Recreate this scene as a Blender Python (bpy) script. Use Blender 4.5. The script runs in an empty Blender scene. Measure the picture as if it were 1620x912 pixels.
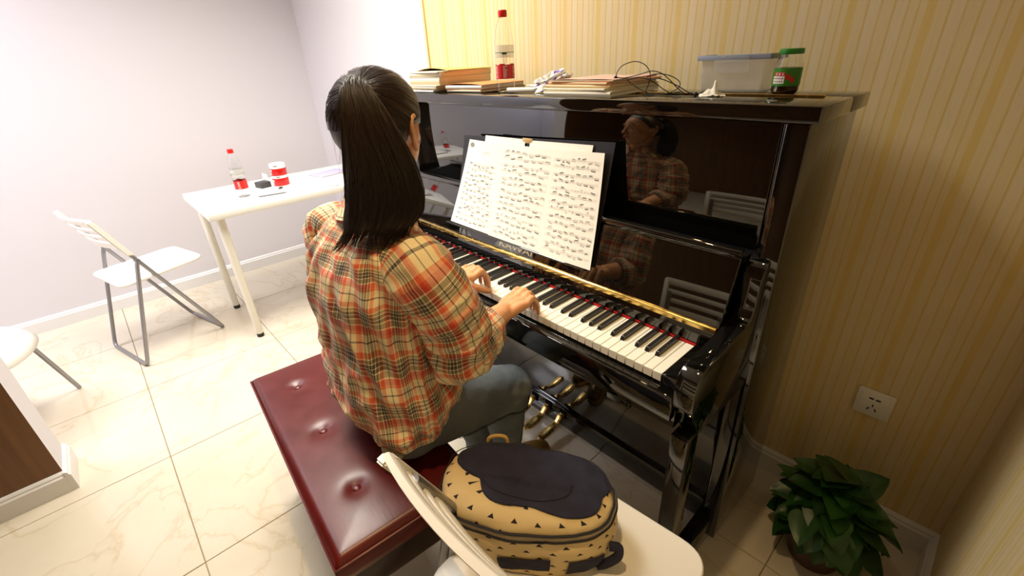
import bpy, bmesh, math, random
import numpy as np
from mathutils import Vector, Matrix, noise as mnoise

sc = bpy.context.scene
COL = sc.collection
PI = math.pi
rnd = random.Random(7)

# ------------------------------------------------------------------ camera
cam = bpy.data.cameras.new('camera')
cam.sensor_width = 36.0
cam.lens = 718.01 / 1620 * 36.0
cam.clip_start = 0.02
camo = bpy.data.objects.new('camera', cam)
COL.objects.link(camo)
CR = Vector((0.68175681, 0.7299972, -0.04808043))
CU = Vector((-0.30353721, 0.34205171, 0.88930635))
CF = Vector((-0.66563714, 0.59169647, -0.4547774))
camo.matrix_world = Matrix(((CR.x, CU.x, -CF.x, 0.3752289), (CR.y, CU.y, -CF.y, -0.7538263),
                            (CR.z, CU.z, -CF.z, 1.3573551), (0, 0, 0, 1)))
sc.camera = camo

# ------------------------------------------------------------------ world, light, exposure
sc.view_settings.view_transform = 'Standard'
sc.view_settings.look = 'None'
sc.view_settings.gamma = 1.0
sc.view_settings.exposure = 0.6
w = bpy.data.worlds.new('world')
sc.world = w
w.use_nodes = True
w.node_tree.nodes['Background'].inputs[0].default_value = (1.0, 0.95, 0.9, 1)
w.node_tree.nodes['Background'].inputs[1].default_value = 0.02


def area(name, loc, size, power, col, target=None, spread=None):
    l = bpy.data.lights.new(name, 'AREA')
    l.shape = 'RECTANGLE'
    l.size, l.size_y = size
    l.energy = power
    l.color = col
    if spread:
        l.spread = math.radians(spread)
    o = bpy.data.objects.new(name, l)
    COL.objects.link(o)
    o.location = loc
    if target is not None:
        o.rotation_euler = (Vector(target) - Vector(loc)).to_track_quat('-Z', 'Y').to_euler()
    return o


def spot(name, loc, target, power, col, ang, blend, rad):
    l = bpy.data.lights.new(name, 'SPOT')
    l.energy = power
    l.color = col
    l.spot_size = math.radians(ang)
    l.spot_blend = blend
    l.shadow_soft_size = rad
    o = bpy.data.objects.new(name, l)
    COL.objects.link(o)
    o.location = loc
    o.rotation_euler = (Vector(target) - Vector(loc)).to_track_quat('-Z', 'Y').to_euler()
    return o


# bright ceiling panels of the white room on the left, one more added as fill, warm downlight above the piano
area('ceiling_and_fill_light', (-2.75, -1.25, 2.66), (0.6, 0.6), 8, (0.93, 0.93, 1.0), None, 140)
area('ceiling_and_fill_light', (-2.80, -2.10, 2.66), (0.6, 0.6), 18, (0.93, 0.93, 1.0), None, 140)  # added unseen fill, brightens the left wall that the piano front mirrors
area('ceiling_and_fill_light', (-1.60, -0.30, 2.66), (0.9, 0.9), 33, (1.0, 0.95, 0.84), None, 130)
spot('warm_downlight', (-0.10, -0.50, 2.64), (-0.62, -0.36, 0.0), 46, (1.0, 0.70, 0.34), 66, 0.9, 0.035)


# ------------------------------------------------------------------ helpers
def srgb(r, g, b):
    f = lambda c: (c / 255) / 12.92 if c <= 10.31 else (((c / 255) + 0.055) / 1.055) ** 2.4
    return (f(r), f(g), f(b), 1.0)


def mat(name, col, rough=0.5, metal=0.0, spec=None, ior=None, trans=0.0, coat=0.0, sheen=0.0, alpha=None, emit=None):
    m = bpy.data.materials.new(name)
    m.use_nodes = True
    b = m.node_tree.nodes['Principled BSDF']
    b.inputs['Base Color'].default_value = col
    b.inputs['Roughness'].default_value = rough
    b.inputs['Metallic'].default_value = metal
    if spec is not None:
        b.inputs['Specular IOR Level'].default_value = spec
    if ior:
        b.inputs['IOR'].default_value = ior
    b.inputs['Transmission Weight'].default_value = trans
    b.inputs['Coat Weight'].default_value = coat
    b.inputs['Sheen Weight'].default_value = sheen
    if alpha is not None:
        b.inputs['Alpha'].default_value = alpha
    return m


class N:
    """tiny node-graph helper on a material"""
    def __init__(s, m):
        s.m = m
        s.t = m.node_tree
        s.b = s.t.nodes['Principled BSDF']

    def n(s, typ, **kw):
        x = s.t.nodes.new(typ)
        for k, v in kw.items():
            setattr(x, k, v)
        return x

    def l(s, a, b):
        s.t.links.new(a, b)

    def math(s, op, a, b=None, clamp=False):
        x = s.n('ShaderNodeMath', operation=op, use_clamp=clamp)
        for i, v in enumerate((a, b)):
            if v is None:
                continue
            if isinstance(v, (int, float)):
                x.inputs[i].default_value = v
            else:
                s.l(v, x.inputs[i])
        return x.outputs[0]

    def mix(s, f, a, b, typ='MIX'):
        x = s.n('ShaderNodeMix', data_type='RGBA', blend_type=typ)
        for i, v in ((0, f), (6, a), (7, b)):
            if isinstance(v, (int, float)):
                x.inputs[i].default_value = v
            elif isinstance(v, tuple):
                x.inputs[i].default_value = v
            else:
                s.l(v, x.inputs[i])
        return x.outputs[2]

    def ramp(s, f, stops, interp='LINEAR'):
        x = s.n('ShaderNodeValToRGB')
        r = x.color_ramp
        r.interpolation = interp
        while len(r.elements) < len(stops):
            r.elements.new(0.5)
        for e, (p, c) in zip(r.elements, stops):
            e.position = p
        for e, (p, c) in zip(r.elements, stops):
            e.position = p
            e.color = c
        s.l(f, x.inputs[0])
        return x.outputs[0]

    def noise(s, vec, scale, detail=3, rough=0.5):
        x = s.n('ShaderNodeTexNoise')
        x.inputs['Scale'].default_value = scale
        x.inputs['Detail'].default_value = detail
        x.inputs['Roughness'].default_value = rough
        if vec is not None:
            s.l(vec, x.inputs['Vector'])
        return x

    def bump(s, h, strength=0.3, dist=0.002):
        x = s.n('ShaderNodeBump')
        x.inputs['Strength'].default_value = strength
        x.inputs['Distance'].default_value = dist
        s.l(h, x.inputs['Height'])
        s.l(x.outputs[0], s.b.inputs['Normal'])

    def mapped(s, out, scale):
        x = s.n('ShaderNodeMapping')
        x.inputs['Scale'].default_value = scale
        s.l(out, x.inputs['Vector'])
        return x.outputs[0]

    def base(s, c):
        s.l(c, s.b.inputs['Base Color'])


def link(name, me, m=None, parent=None, loc=None, rot=None):
    o = bpy.data.objects.new(name, me)
    COL.objects.link(o)
    if m is not None:
        for x in (m if isinstance(m, (list, tuple)) else [m]):
            me.materials.append(x)
    if parent is not None:
        o.parent = parent
    if loc is not None:
        o.location = loc
    if rot is not None:
        o.rotation_euler = rot
    return o


def fin(bm, name, m, parent=None, smooth=False, loc=None, rot=None):
    me = bpy.data.meshes.new(name)
    bm.normal_update()
    bm.to_mesh(me)
    bm.free()
    if smooth:
        for p in me.polygons:
            p.use_smooth = True
    return link(name, me, m, parent, loc, rot)


def autosmooth(o, deg=40):
    me = o.data
    for p in me.polygons:
        p.use_smooth = True
    bm = bmesh.new()
    bm.from_mesh(me)
    for e in bm.edges:
        if len(e.link_faces) == 2 and e.calc_face_angle(0) > math.radians(deg):
            e.smooth = False
    bm.to_mesh(me)
    bm.free()
    return o


def empty(name, loc=(0, 0, 0), rz=0.0):
    o = bpy.data.objects.new(name, None)
    o.empty_display_size = 0.05
    COL.objects.link(o)
    o.location = loc
    o.rotation_euler = (0, 0, rz)
    return o


def tag(o, label=None, cat=None, group=None, kind=None):
    for k, v in (('label', label), ('category', cat), ('group', group), ('kind', kind)):
        if v:
            o[k] = v
    return o


def thing(name, label, cat, loc=(0, 0, 0), rz=0.0, group=None):
    return tag(empty(name, loc, rz), label, cat, group)


def add_box(bm, x0, x1, y0, y1, z0, z1, bev=0.0, seg=2, M=None):
    r = bmesh.ops.create_cube(bm, size=1.0)
    vs = r['verts']
    bmesh.ops.scale(bm, vec=(x1 - x0, y1 - y0, z1 - z0), verts=vs)
    bmesh.ops.translate(bm, vec=((x0 + x1) / 2, (y0 + y1) / 2, (z0 + z1) / 2), verts=vs)
    if bev > 0:
        es = list({e for v in vs for e in v.link_edges})
        g = bmesh.ops.bevel(bm, geom=es, offset=bev, segments=seg, affect='EDGES', profile=0.5)
        vs = g['verts']
    if M is not None:
        bmesh.ops.transform(bm, matrix=M, verts=list(vs))
    return vs


def box(name, x0, x1, y0, y1, z0, z1, m, parent=None, bev=0.0, seg=2):
    bm = bmesh.new()
    add_box(bm, x0, x1, y0, y1, z0, z1, bev, seg)
    o = fin(bm, name, m, parent)
    if bev > 0:
        autosmooth(o, 35)
    return o


def catmull(pts, n):
    P = [np.array(p, float) for p in pts]
    P = [2 * P[0] - P[1]] + P + [2 * P[-1] - P[-2]]
    out = []
    segs = len(P) - 3
    for i in range(n):
        t = i / (n - 1) * segs
        k = min(int(t), segs - 1)
        f = t - k
        a, b, c, d = P[k:k + 4]
        out.append(0.5 * ((2 * b) + (-a + c) * f + (2 * a - 5 * b + 4 * c - d) * f * f + (-a + 3 * b - 3 * c + d) * f ** 3))
    return np.array(out)


def frames(pts, up0):
    pts = np.array(pts, float)
    T = np.gradient(pts, axis=0)
    T /= np.linalg.norm(T, axis=1)[:, None]
    A = np.array(up0, float)
    fr = []
    for t in T:
        A = A - t * (A @ t)
        A /= np.linalg.norm(A)
        fr.append((A.copy(), np.cross(t, A)))
    return T, fr


def grid_faces(nr, nc, closed=True, off=0):
    F = []
    for i in range(nr - 1):
        for j in range(nc if closed else nc - 1):
            a = i * nc + j
            b = i * nc + (j + 1) % nc
            F.append((off + a, off + b, off + b + nc, off + a + nc))
    return F


def add_tube(bm, pts, rad, seg=8, caps=True, up=(0.13, 0.21, 0.97)):
    pts = np.array(pts, float)
    if np.isscalar(rad):
        rad = [rad] * len(pts)
    T, fr = frames(pts, up)
    rings = []
    for p, (a, b), r in zip(pts, fr, rad):
        rings.append([bm.verts.new(p + r * (math.cos(2 * PI * k / seg) * a + math.sin(2 * PI * k / seg) * b)) for k in range(seg)])
    for i in range(len(rings) - 1):
        for k in range(seg):
            bm.faces.new((rings[i][k], rings[i][(k + 1) % seg], rings[i + 1][(k + 1) % seg], rings[i + 1][k]))
    if caps:
        bm.faces.new(rings[0][::-1])
        bm.faces.new(rings[-1])


def tube(name, pts, rad, m, parent=None, seg=10, n=None, caps=True):
    if n:
        pts = catmull(pts, n)
    bm = bmesh.new()
    add_tube(bm, pts, rad, seg, caps)
    o = fin(bm, name, m, parent)
    return autosmooth(o, 50)


def add_lathe(bm, prof, seg=24, c=(0, 0)):
    rings = []
    for r, z in prof:
        if r < 1e-6:
            rings.append([bm.verts.new((c[0], c[1], z))])
        else:
            rings.append([bm.verts.new((c[0] + r * math.cos(2 * PI * k / seg), c[1] + r * math.sin(2 * PI * k / seg), z)) for k in range(seg)])
    for a, b in zip(rings, rings[1:]):
        for k in range(seg):
            k2 = (k + 1) % seg
            if len(a) == 1 and len(b) == 1:
                continue
            if len(a) == 1:
                bm.faces.new((a[0], b[k2], b[k]))
            elif len(b) == 1:
                bm.faces.new((a[k], a[k2], b[0]))
            else:
                bm.faces.new((a[k], a[k2], b[k2], b[k]))


def lathe(name, prof, m, parent=None, seg=24, deg=40, loc=None, rot=None):
    bm = bmesh.new()
    add_lathe(bm, prof, seg)
    bmesh.ops.recalc_face_normals(bm, faces=bm.faces)
    o = fin(bm, name, m, parent, loc=loc, rot=rot)
    return autosmooth(o, deg)


def prism(name, poly, axis, a0, a1, m, parent=None, bev=0.0, deg=35):
    """extrude a 2-D outline; axis 'x': poly=(y,z); 'z': poly=(x,y); 'y': poly=(x,z)"""
    bm = bmesh.new()
    def P(u, v, a):
        return {'x': (a, u, v), 'y': (u, a, v), 'z': (u, v, a)}[axis]
    A = [bm.verts.new(P(u, v, a0)) for u, v in poly]
    B = [bm.verts.new(P(u, v, a1)) for u, v in poly]
    n = len(poly)
    bm.faces.new(A)
    bm.faces.new(B[::-1])
    for i in range(n):
        bm.faces.new((A[i], B[i], B[(i + 1) % n], A[(i + 1) % n]))
    bmesh.ops.recalc_face_normals(bm, faces=bm.faces)
    if bev:
        bmesh.ops.bevel(bm, geom=list(bm.edges), offset=bev, segments=2, affect='EDGES', profile=0.5)
    o = fin(bm, name, m, parent)
    return autosmooth(o, deg)


def from_arrays(name, V, F, m, parent=None, smooth=True, uv=None):
    me = bpy.data.meshes.new(name)
    me.from_pydata([tuple(v) for v in V], [], F)
    me.update()
    if uv is not None:
        lay = me.uv_layers.new(name='UVMap')
        k = 0
        for p in me.polygons:
            for vi in p.vertices:
                lay.data[k].uv = uv[vi]
                k += 1
    if smooth:
        for p in me.polygons:
            p.use_smooth = True
    return link(name, me, m, parent)


def fbm(x, y, z, o=3):
    s, a = 0.0, 1.0
    for _ in range(o):
        s += a * mnoise.noise((x, y, z))
        x, y, z, a = x * 2.03, y * 2.03, z * 2.03, a * 0.5
    return s


def blob(bm, c, r, R=None, seg=24, rings=14):
    M = Matrix.Translation(c) @ (R.to_4x4() if R is not None else Matrix()) @ Matrix.Diagonal((r[0], r[1], r[2], 1))
    bmesh.ops.create_uvsphere(bm, u_segments=seg, v_segments=rings, radius=1.0, matrix=M)


def limb(bm, pts, rad, n=None, seg=16):
    """tapered chain with round ends, closed"""
    if n:
        k = len(pts)
        rad = np.interp(np.linspace(0, k - 1, n), range(k), rad)
        pts = catmull(pts, n)
    add_tube(bm, pts, rad, seg)
    for p, r in ((pts[0], rad[0]), (pts[-1], rad[-1])):
        blob(bm, p, (r, r, r), None, seg, 10)


def remeshed(bm, voxel, smooth=4, fac=0.5):
    me = bpy.data.meshes.new('tmp')
    bm.to_mesh(me)
    bm.free()
    o = bpy.data.objects.new('tmp', me)
    COL.objects.link(o)
    r = o.modifiers.new('r', 'REMESH')
    r.mode = 'VOXEL'
    r.voxel_size = voxel
    if smooth:
        s = o.modifiers.new('s', 'SMOOTH')
        s.iterations = smooth
        s.factor = fac
    dg = bpy.context.evaluated_depsgraph_get()
    out = bpy.data.meshes.new_from_object(o.evaluated_get(dg))
    bpy.data.objects.remove(o)
    bpy.data.meshes.remove(me)
    for p in out.polygons:
        p.use_smooth = True
    return out


def text_mesh(body, size):
    cu = bpy.data.curves.new('t', 'FONT')
    cu.body = body
    cu.size = size
    cu.align_x = 'CENTER'
    cu.resolution_u = 3
    o = bpy.data.objects.new('t', cu)
    COL.objects.link(o)
    dg = bpy.context.evaluated_depsgraph_get()
    me = bpy.data.meshes.new_from_object(o.evaluated_get(dg))
    bpy.data.objects.remove(o)
    bpy.data.curves.remove(cu)
    return me

# ------------------------------------------------------------------ materials
M_white_wall = mat('white_paint', srgb(217, 213, 218), 0.6)
g = N(M_white_wall)
nz = g.noise(g.n('ShaderNodeNewGeometry').outputs['Position'], 160, 2)
g.bump(nz.outputs[0], 0.05, 0.001)
M_ceiling = mat('ceiling_paint', srgb(235, 232, 226), 0.8)


def wallpaper(name, axis):
    m = mat(name, srgb(222, 200, 150), 0.55)
    g = N(m)
    sep = g.n('ShaderNodeSeparateXYZ')
    g.l(g.n('ShaderNodeNewGeometry').outputs['Position'], sep.inputs[0])
    co = sep.outputs[axis]
    t = g.math('FRACT', g.math('DIVIDE', g.math('ADD', co, 20.0), 0.145))
    base = srgb(228, 207, 158)
    pale = srgb(229, 210, 170)
    line = srgb(220, 190, 118)
    wide = srgb(225, 196, 120)
    thin = srgb(222, 194, 130)
    e = 0.012
    stops = [(0.0, wide), (0.10, wide), (0.10 + e, base), (0.24, base), (0.24 + e, line), (0.27, line), (0.27 + e, pale),
             (0.41, pale), (0.41 + e, thin), (0.44, thin), (0.44 + e, base), (0.58, base), (0.58 + e, line), (0.61, line), (0.61 + e, pale),
             (0.75, pale), (0.75 + e, thin), (0.78, thin), (0.78 + e, base), (0.88, base), (0.88 + e, line), (0.905, line), (0.905 + e, base), (0.985, base), (1.0, wide)]
    c = g.ramp(t, stops)
    geo = g.n('ShaderNodeNewGeometry').outputs['Position']
    nz = g.noise(g.mapped(geo, (60, 60, 4)), 6, 3)
    c = g.mix(0.10, c, g.ramp(nz.outputs[0], [(0.3, srgb(200, 170, 110)), (0.7, srgb(240, 228, 196))]), 'MIX')
    g.base(c)
    bw = g.n('ShaderNodeRGBToBW')
    g.l(c, bw.inputs[0])
    g.bump(bw.outputs[0], 0.25, 0.0015)
    return m


M_paper_x = wallpaper('striped_wallpaper_x', 0)
M_paper_y = wallpaper('striped_wallpaper_y', 1)

M_wood_wall = mat('brown_wood_panel', srgb(112, 74, 36), 0.45)
g = N(M_wood_wall)
geo = g.n('ShaderNodeNewGeometry').outputs['Position']
nz = g.noise(g.mapped(geo, (40, 40, 1.5)), 1.0, 4)
g.base(g.ramp(nz.outputs[0], [(0.3, srgb(98, 62, 26)), (0.7, srgb(120, 80, 38))]))
M_tile = mat('cream_marble_tile', srgb(226, 214, 192), 0.12)
g = N(M_tile)
geo = g.n('ShaderNodeNewGeometry').outputs['Position']
n1 = g.noise(geo, 2.2, 6, 0.6)
wv = g.n('ShaderNodeTexNoise')
wv.inputs['Scale'].default_value = 1.6
wv.inputs['Detail'].default_value = 6
wv.inputs['Distortion'].default_value = 1.8
g.l(geo, wv.inputs['Vector'])
vein = g.ramp(g.math('ABSOLUTE', g.math('SUBTRACT', wv.outputs[0], 0.5)), [(0.0, srgb(190, 172, 142)), (0.006, srgb(202, 189, 166)), (0.02, srgb(211, 201, 183))])
cloud = g.ramp(n1.outputs[0], [(0.3, srgb(196, 182, 158)), (0.7, srgb(214, 205, 188))])
g.base(g.mix(0.5, cloud, vein, 'MULTIPLY'))
g.base(g.mix(0.45, vein, cloud))
M_grout = mat('tile_grout', srgb(150, 132, 104), 0.8)
M_base = mat('white_skirting', srgb(226, 224, 222), 0.35)
M_trim = mat('cream_wall_trim', srgb(226, 210, 172), 0.4)
M_black = mat('black_polyester_lacquer', (0.0035, 0.0034, 0.0032, 1), 0.03, ior=1.9)
M_blackmatte = mat('black_felt', (0.004, 0.004, 0.005, 1), 0.9, spec=0.1)
M_ivory = mat('white_key_plastic', srgb(240, 236, 222), 0.22)
M_ebony = mat('black_key_plastic', (0.012, 0.011, 0.011, 1), 0.28)
M_red = mat('red_felt', srgb(190, 14, 20), 0.9)
M_gold = mat('polished_brass', (0.86, 0.60, 0.20, 1), 0.18, 1.0)
g = N(M_gold)
nz = g.noise(g.n('ShaderNodeNewGeometry').outputs['Position'], 45, 2)
g.l(g.ramp(nz.outputs[0], [(0.3, (0.12, 0.12, 0.12, 1)), (0.7, (0.32, 0.32, 0.32, 1))]), g.b.inputs['Roughness'])
M_letter = mat('gold_lettering', (0.95, 0.80, 0.45, 1), 0.3, 0.6)
M_paper = mat('white_paper', srgb(246, 244, 236), 0.7)
M_ink = mat('printed_ink', srgb(96, 96, 98), 0.8)
M_greyink = mat('pale_printed_ink', srgb(196, 196, 190), 0.8)
M_folder = mat('black_folder_plastic', (0.006, 0.006, 0.007, 1), 0.4)
M_plastic = mat('white_chair_plastic', srgb(238, 234, 226), 0.32)
M_steel = mat('grey_painted_steel', srgb(150, 148, 150), 0.32, 0.7)
M_tabletop = mat('white_table_laminate', srgb(242, 240, 234), 0.35)
M_legwhite = mat('white_leg_paint', srgb(236, 232, 220), 0.35)
M_rubber = mat('black_rubber', (0.012, 0.012, 0.012, 1), 0.6)

# ------------------------------------------------------------------ room shell
XL, XR, YB, YS, ZC = -3.33, 0.56, 0.657, -2.62, 2.70
PX0, PX1, PY = -1.815, -1.645, -1.20
floor = box('floor', XL - .1, XR + .1, YS - .1, YB + .1, -0.06, -0.004, M_grout)
tag(floor, kind='structure')
bm = bmesh.new()
add_box(bm, -.2985, .2985, -.2985, .2985, -0.006, 0.0, 0.0012, 1)
tile0 = fin(bm, 'tile', M_tile, floor)
tile_me = tile0.data
first = True
for i in range(-5, 2):
    for j in range(-5, 2):
        cx, cy = -0.357 + 0.6 * i + 0.3, 0.293 + 0.6 * j + 0.3
        if cx < XL - .3 or cx > XR + .35 or cy < YS - .35 or cy > YB + .35:
            continue
        if first:
            t, first = tile0, False
        else:
            t = tile0.copy()
            COL.objects.link(t)
        t.parent = floor
        t.location = (cx, cy, rnd.uniform(-0.0002, 0.0002))


def struct(o):
    return tag(o, kind='structure')


struct(box('ceiling', XL - .1, XR + .1, YS - .1, YB + .1, ZC, ZC + .06, M_ceiling))
struct(box('wall_left', XL - .1, XL, YS - .1, YB + .1, 0, ZC, M_white_wall))
struct(box('wall_back', XL, -1.735, YB, YB + .1, 0, ZC, M_white_wall))
struct(box('wall_piano', -1.735, XR + .1, YB, YB + .1, 0, ZC, M_paper_x))
struct(box('wall_right', XR, XR + .1, YS - .1, YB, 0, ZC, M_paper_y))
struct(box('wall_front', XL, PX0, YS - .1, YS, 0, ZC, M_white_wall))
struct(box('wall_behind', PX1, XR, YS - .1, YS, 0, ZC, M_wood_wall))
bm = bmesh.new()
add_box(bm, PX0, PX1, YS - .1, PY, 0, ZC)
bm.faces.ensure_lookup_table()
for f in bm.faces:
    f.normal_update()
    f.material_index = 1 if f.normal.x > 0.5 else 0
part_w = fin(bm, 'wall_partition', [M_white_wall, M_wood_wall])
struct(part_w)
struct(box('trim_1', -1.745, -1.727, YB - .008, YB, 0, ZC, M_trim, bev=.002))


def skirting(name, p0, p1, nrm):
    prof = [(0, 0), (.016, 0), (.016, .068), (.011, .074), (.011, .080), (.006, .086), (0, .088)]
    bm = bmesh.new()
    A, B = [], []
    for d, z in prof:
        A.append(bm.verts.new((p0[0] + nrm[0] * d, p0[1] + nrm[1] * d, z)))
        B.append(bm.verts.new((p1[0] + nrm[0] * d, p1[1] + nrm[1] * d, z)))
    bm.faces.new(A)
    bm.faces.new(B[::-1])
    for i in range(len(A)):
        bm.faces.new((A[i], B[i], B[(i + 1) % len(A)], A[(i + 1) % len(A)]))
    bmesh.ops.recalc_face_normals(bm, faces=bm.faces)
    struct(fin(bm, name, M_base))


skirting('baseboard_left', (XL, YS), (XL, YB), (1, 0))
skirting('baseboard_back', (XL, YB), (XR, YB), (0, -1))
skirting('baseboard_right', (XR, YS), (XR, YB), (-1, 0))
skirting('baseboard_partition', (PX1, YS), (PX1, PY - .0002), (1, 0))
skirting('baseboard_end', (PX0 - .0158, PY), (PX1 + .0158, PY), (0, 1))
skirting('baseboard_inner', (PX0, YS), (PX0, PY - .0002), (-1, 0))
skirting('baseboard_front', (XL, YS), (PX0, YS), (0, 1))

# ------------------------------------------------------------------ piano
K = 0.0235
XLK, XRK = -52 * K, 0.0
pno = thing('upright_piano', 'glossy black upright piano with open keyboard and brass hinge strip, against the striped wallpaper', 'piano', (-0.611, 0.33, 0))


def P(o):
    o.parent = pno
    o.matrix_parent_inverse = Matrix.Translation((0.611, -0.33, 0))
    return o


AI, AO = 0.045, 0.090            # inner / outer face of the right arm
LI, LO = XLK - 0.045, XLK - 0.090
# side panels and arms
for s, (xi, xo) in enumerate(((AI, AO), (LI, LO))):
    x0, x1 = min(xi, xo), max(xi, xo)
    so_ = .0155 if s == 0 else -.0155
    P(box('side_panel', x0 + so_, x1 + so_, 0.245, 0.545, 0.025, 1.220, M_black, bev=.004))
    arm = [(-0.012, 0.66), (-0.030, 0.69), (-0.034, 0.735), (-0.026, 0.766), (-0.008, 0.781), (0.02, 0.785), (0.185, 0.800), (0.205, 0.808), (0.212, 0.83),
           (0.218, 0.905), (0.232, 0.935), (0.262, 0.95), (0.32, 0.955), (0.32, 0.60), (0.02, 0.60)]
    P(prism('arm', arm, 'x', x0, x1, M_black, bev=.004))
    P(box('leg', x0 + .002, x1 - .002, -0.022, 0.030, 0.09, 0.605, M_black, bev=.004))
    P(prism('toe_block', [(-0.034, 0.02), (-0.034, 0.075), (-0.02, 0.092), (0.29, 0.10), (0.33, 0.10), (0.33, 0.02)], 'x', x0, x1, M_black, bev=.003))
    for yy in (0.0, 0.30):
        bm = bmesh.new()
        bmesh.ops.create_cone(bm, cap_ends=True, segments=16, radius1=.014, radius2=.014, depth=.022,
                              matrix=Matrix.Translation(((x0 + x1) / 2, yy, .011)) @ Matrix.Rotation(PI / 2, 4, 'Y'))
        P(autosmooth(fin(bm, 'caster', M_gold)))
    # block beside the keys
    bx0, bx1 = (XRK + .002, AI - .001) if s == 0 else (LI + .001, XLK - .002)
    P(box('key_block', bx0, bx1, -0.012, 0.147, 0.69, 0.738, M_black, bev=.004))

# lid in two halves with a brass piano hinge between
LX0, LX1 = LO - 0.029, AO + 0.029
P(box('lid_front', LX0, LX1, 0.2365, 0.4265, 1.220, 1.251, M_black, bev=.003))
P(box('lid_rear', LX0, LX1, 0.429, 0.556, 1.220, 1.251, M_black, bev=.003))
P(box('lid_hinge', LX0 + .05, LX1 - .052, 0.423, 0.4325, 1.250, 1.2535, M_gold, bev=.001))

# upper panel with routed grooves and end stiles
P(box('upper_panel', LI - .003, AI + .003, 0.270, 0.285, 0.945, 1.220, M_black, bev=.002))
for x0, x1 in ((AI + .0055, AI + .0150), (LI - .0150, LI - .0055)):
    P(box('panel_stile', x0, x1, 0.2695, 0.285, 0.945, 1.220, M_black, bev=.0015))
P(box('back_board', LI - .012, AI + .012, 0.50, 0.544, 0.03, 1.220, M_blackmatte))
P(box('felt_shelf', LI, AI, 0.214, 0.275, 0.930, 0.944, M_blackmatte))

# opened fallboard: lower strip, brass hinge, leaning flap with rounded rim, little music ledge
P(prism('fallboard_strip', [(0.149, 0.728), (0.1605, 0.784), (0.172, 0.784), (0.164, 0.728)], 'x', LI + .001, AI - .001, M_black, bev=.0015))
P(box('key_felt', XLK, XRK, 0.1455, 0.1492, 0.722, 0.7335, M_red))
P(prism('fallboard_hinge', [(0.1455, 0.778), (0.1455, 0.790), (0.151, 0.793), (0.156, 0.790), (0.156, 0.778)], 'x', LI + .015, AI - .006, M_gold, bev=.0008))
flap = [(0.152, 0.790), (0.2055, 0.944), (0.2005, 0.950), (0.1990, 0.957), (0.202, 0.963), (0.213, 0.966), (0.220, 0.962), (0.222, 0.945), (0.176, 0.790)]
P(prism('fallboard_flap', flap, 'x', LI + .002, AI - .002, M_black, bev=.0015))
P(prism('music_ledge', [(0.1605, 0.8165), (0.1465, 0.8205), (0.1465, 0.8245), (0.150, 0.8262), (0.163, 0.8225)], 'x', -0.985, -0.335, M_black, bev=.0008))
# hinge screws
bm = bmesh.new()
for k in range(22):
    x = LI + .04 + k * (AI - LI - .08) / 21
    blob(bm, (x, 0.1455, 0.784), (.0018, .0008, .0018), None, 8, 6)
P(tag(fin(bm, 'hinge_screws', M_gold, smooth=True), kind='stuff'))
tm = text_mesh('KAWAI', 0.028)
co = [v.co.copy() for v in tm.vertices]
x0 = min(c.x for c in co)
x1 = max(c.x for c in co)
wid = x1 - x0
yr = Vector((0, 0.0535, 0.154)).normalized()
nrm = Vector((0, -yr.z, yr.y))
for v in tm.vertices:
    u = (v.co.x - (x0 + x1) / 2) / wid * 0.150
    p = Vector((-0.625 + u, 0.152, 0.790)) + yr * (0.011 + v.co.y) + nrm * (0.0004)
    v.co = p
P(link('lettering', tm, M_letter))

# key bed, slip, bottom panel
P(box('key_slip', LI + .001, AI - .001, -0.030, -0.006, 0.640, 0.703, M_black, bev=.004))
P(box('key_bed', LI + .001, AI - .001, -0.006, 0.340, 0.605, 0.700, M_black, bev=.003))
P(box('bed_bracket', -0.165, -0.095, 0.035, 0.15, 0.545, 0.606, M_black, bev=.004))
P(box('bed_bracket', -1.10, -1.03, 0.035, 0.15, 0.545, 0.606, M_black, bev=.004))
P(box('lower_panel', LI + .001, AI - .001, 0.300, 0.316, 0.105, 0.606, M_black, bev=.002))
P(box('bottom_rail', LI + .001, AI - .001, 0.290, 0.345, 0.018, 0.103, M_black, bev=.003))

# keys, every one its own part
bm = bmesh.new()
add_box(bm, .0006, K - .0006, 0.0, 0.1445, 0.708, 0.730, .0012, 1)
wk = autosmooth(fin(bm, 'white_key', M_ivory))
bm = bmesh.new()
poly = [(0.0495, 0.7295), (0.0525, 0.7395), (0.056, 0.7415), (0.1445, 0.7425), (0.1445, 0.7295)]
hw = (0.0055, 0.0044)
A, B = [], []
for y, z in poly:
    h = hw[1] if z > .735 else hw[0]
    A.append(bm.verts.new((-h, y, z)))
    B.append(bm.verts.new((h, y, z)))
bm.faces.new(A)
bm.faces.new(B[::-1])
for i in range(5):
    bm.faces.new((A[i], B[i], B[(i + 1) % 5], A[(i + 1) % 5]))
bmesh.ops.recalc_face_normals(bm, faces=bm.faces)
bmesh.ops.bevel(bm, geom=[e for e in bm.edges if (e.verts[0].co.z > .735 and e.verts[1].co.z > .735)], offset=.0009, segments=1, affect='EDGES')
bk = autosmooth(fin(bm, 'black_key', M_ebony))
for i in range(52):
    o = wk if i == 0 else wk.copy()
    if i:
        COL.objects.link(o)
    o.location = (-(i + 1) * K, 0, 0)
    P(o)
OFF = {2: .0035, 3: 0.0, 4: -.0035, 6: .0025, 0: -.0025}
firstk = True
for i in range(2, 52):
    if i % 7 in OFF:
        o = bk if firstk else bk.copy()
        if not firstk:
            COL.objects.link(o)
        firstk = False
        o.location = (-i * K + OFF[i % 7], 0, 0)
        P(o)

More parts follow.
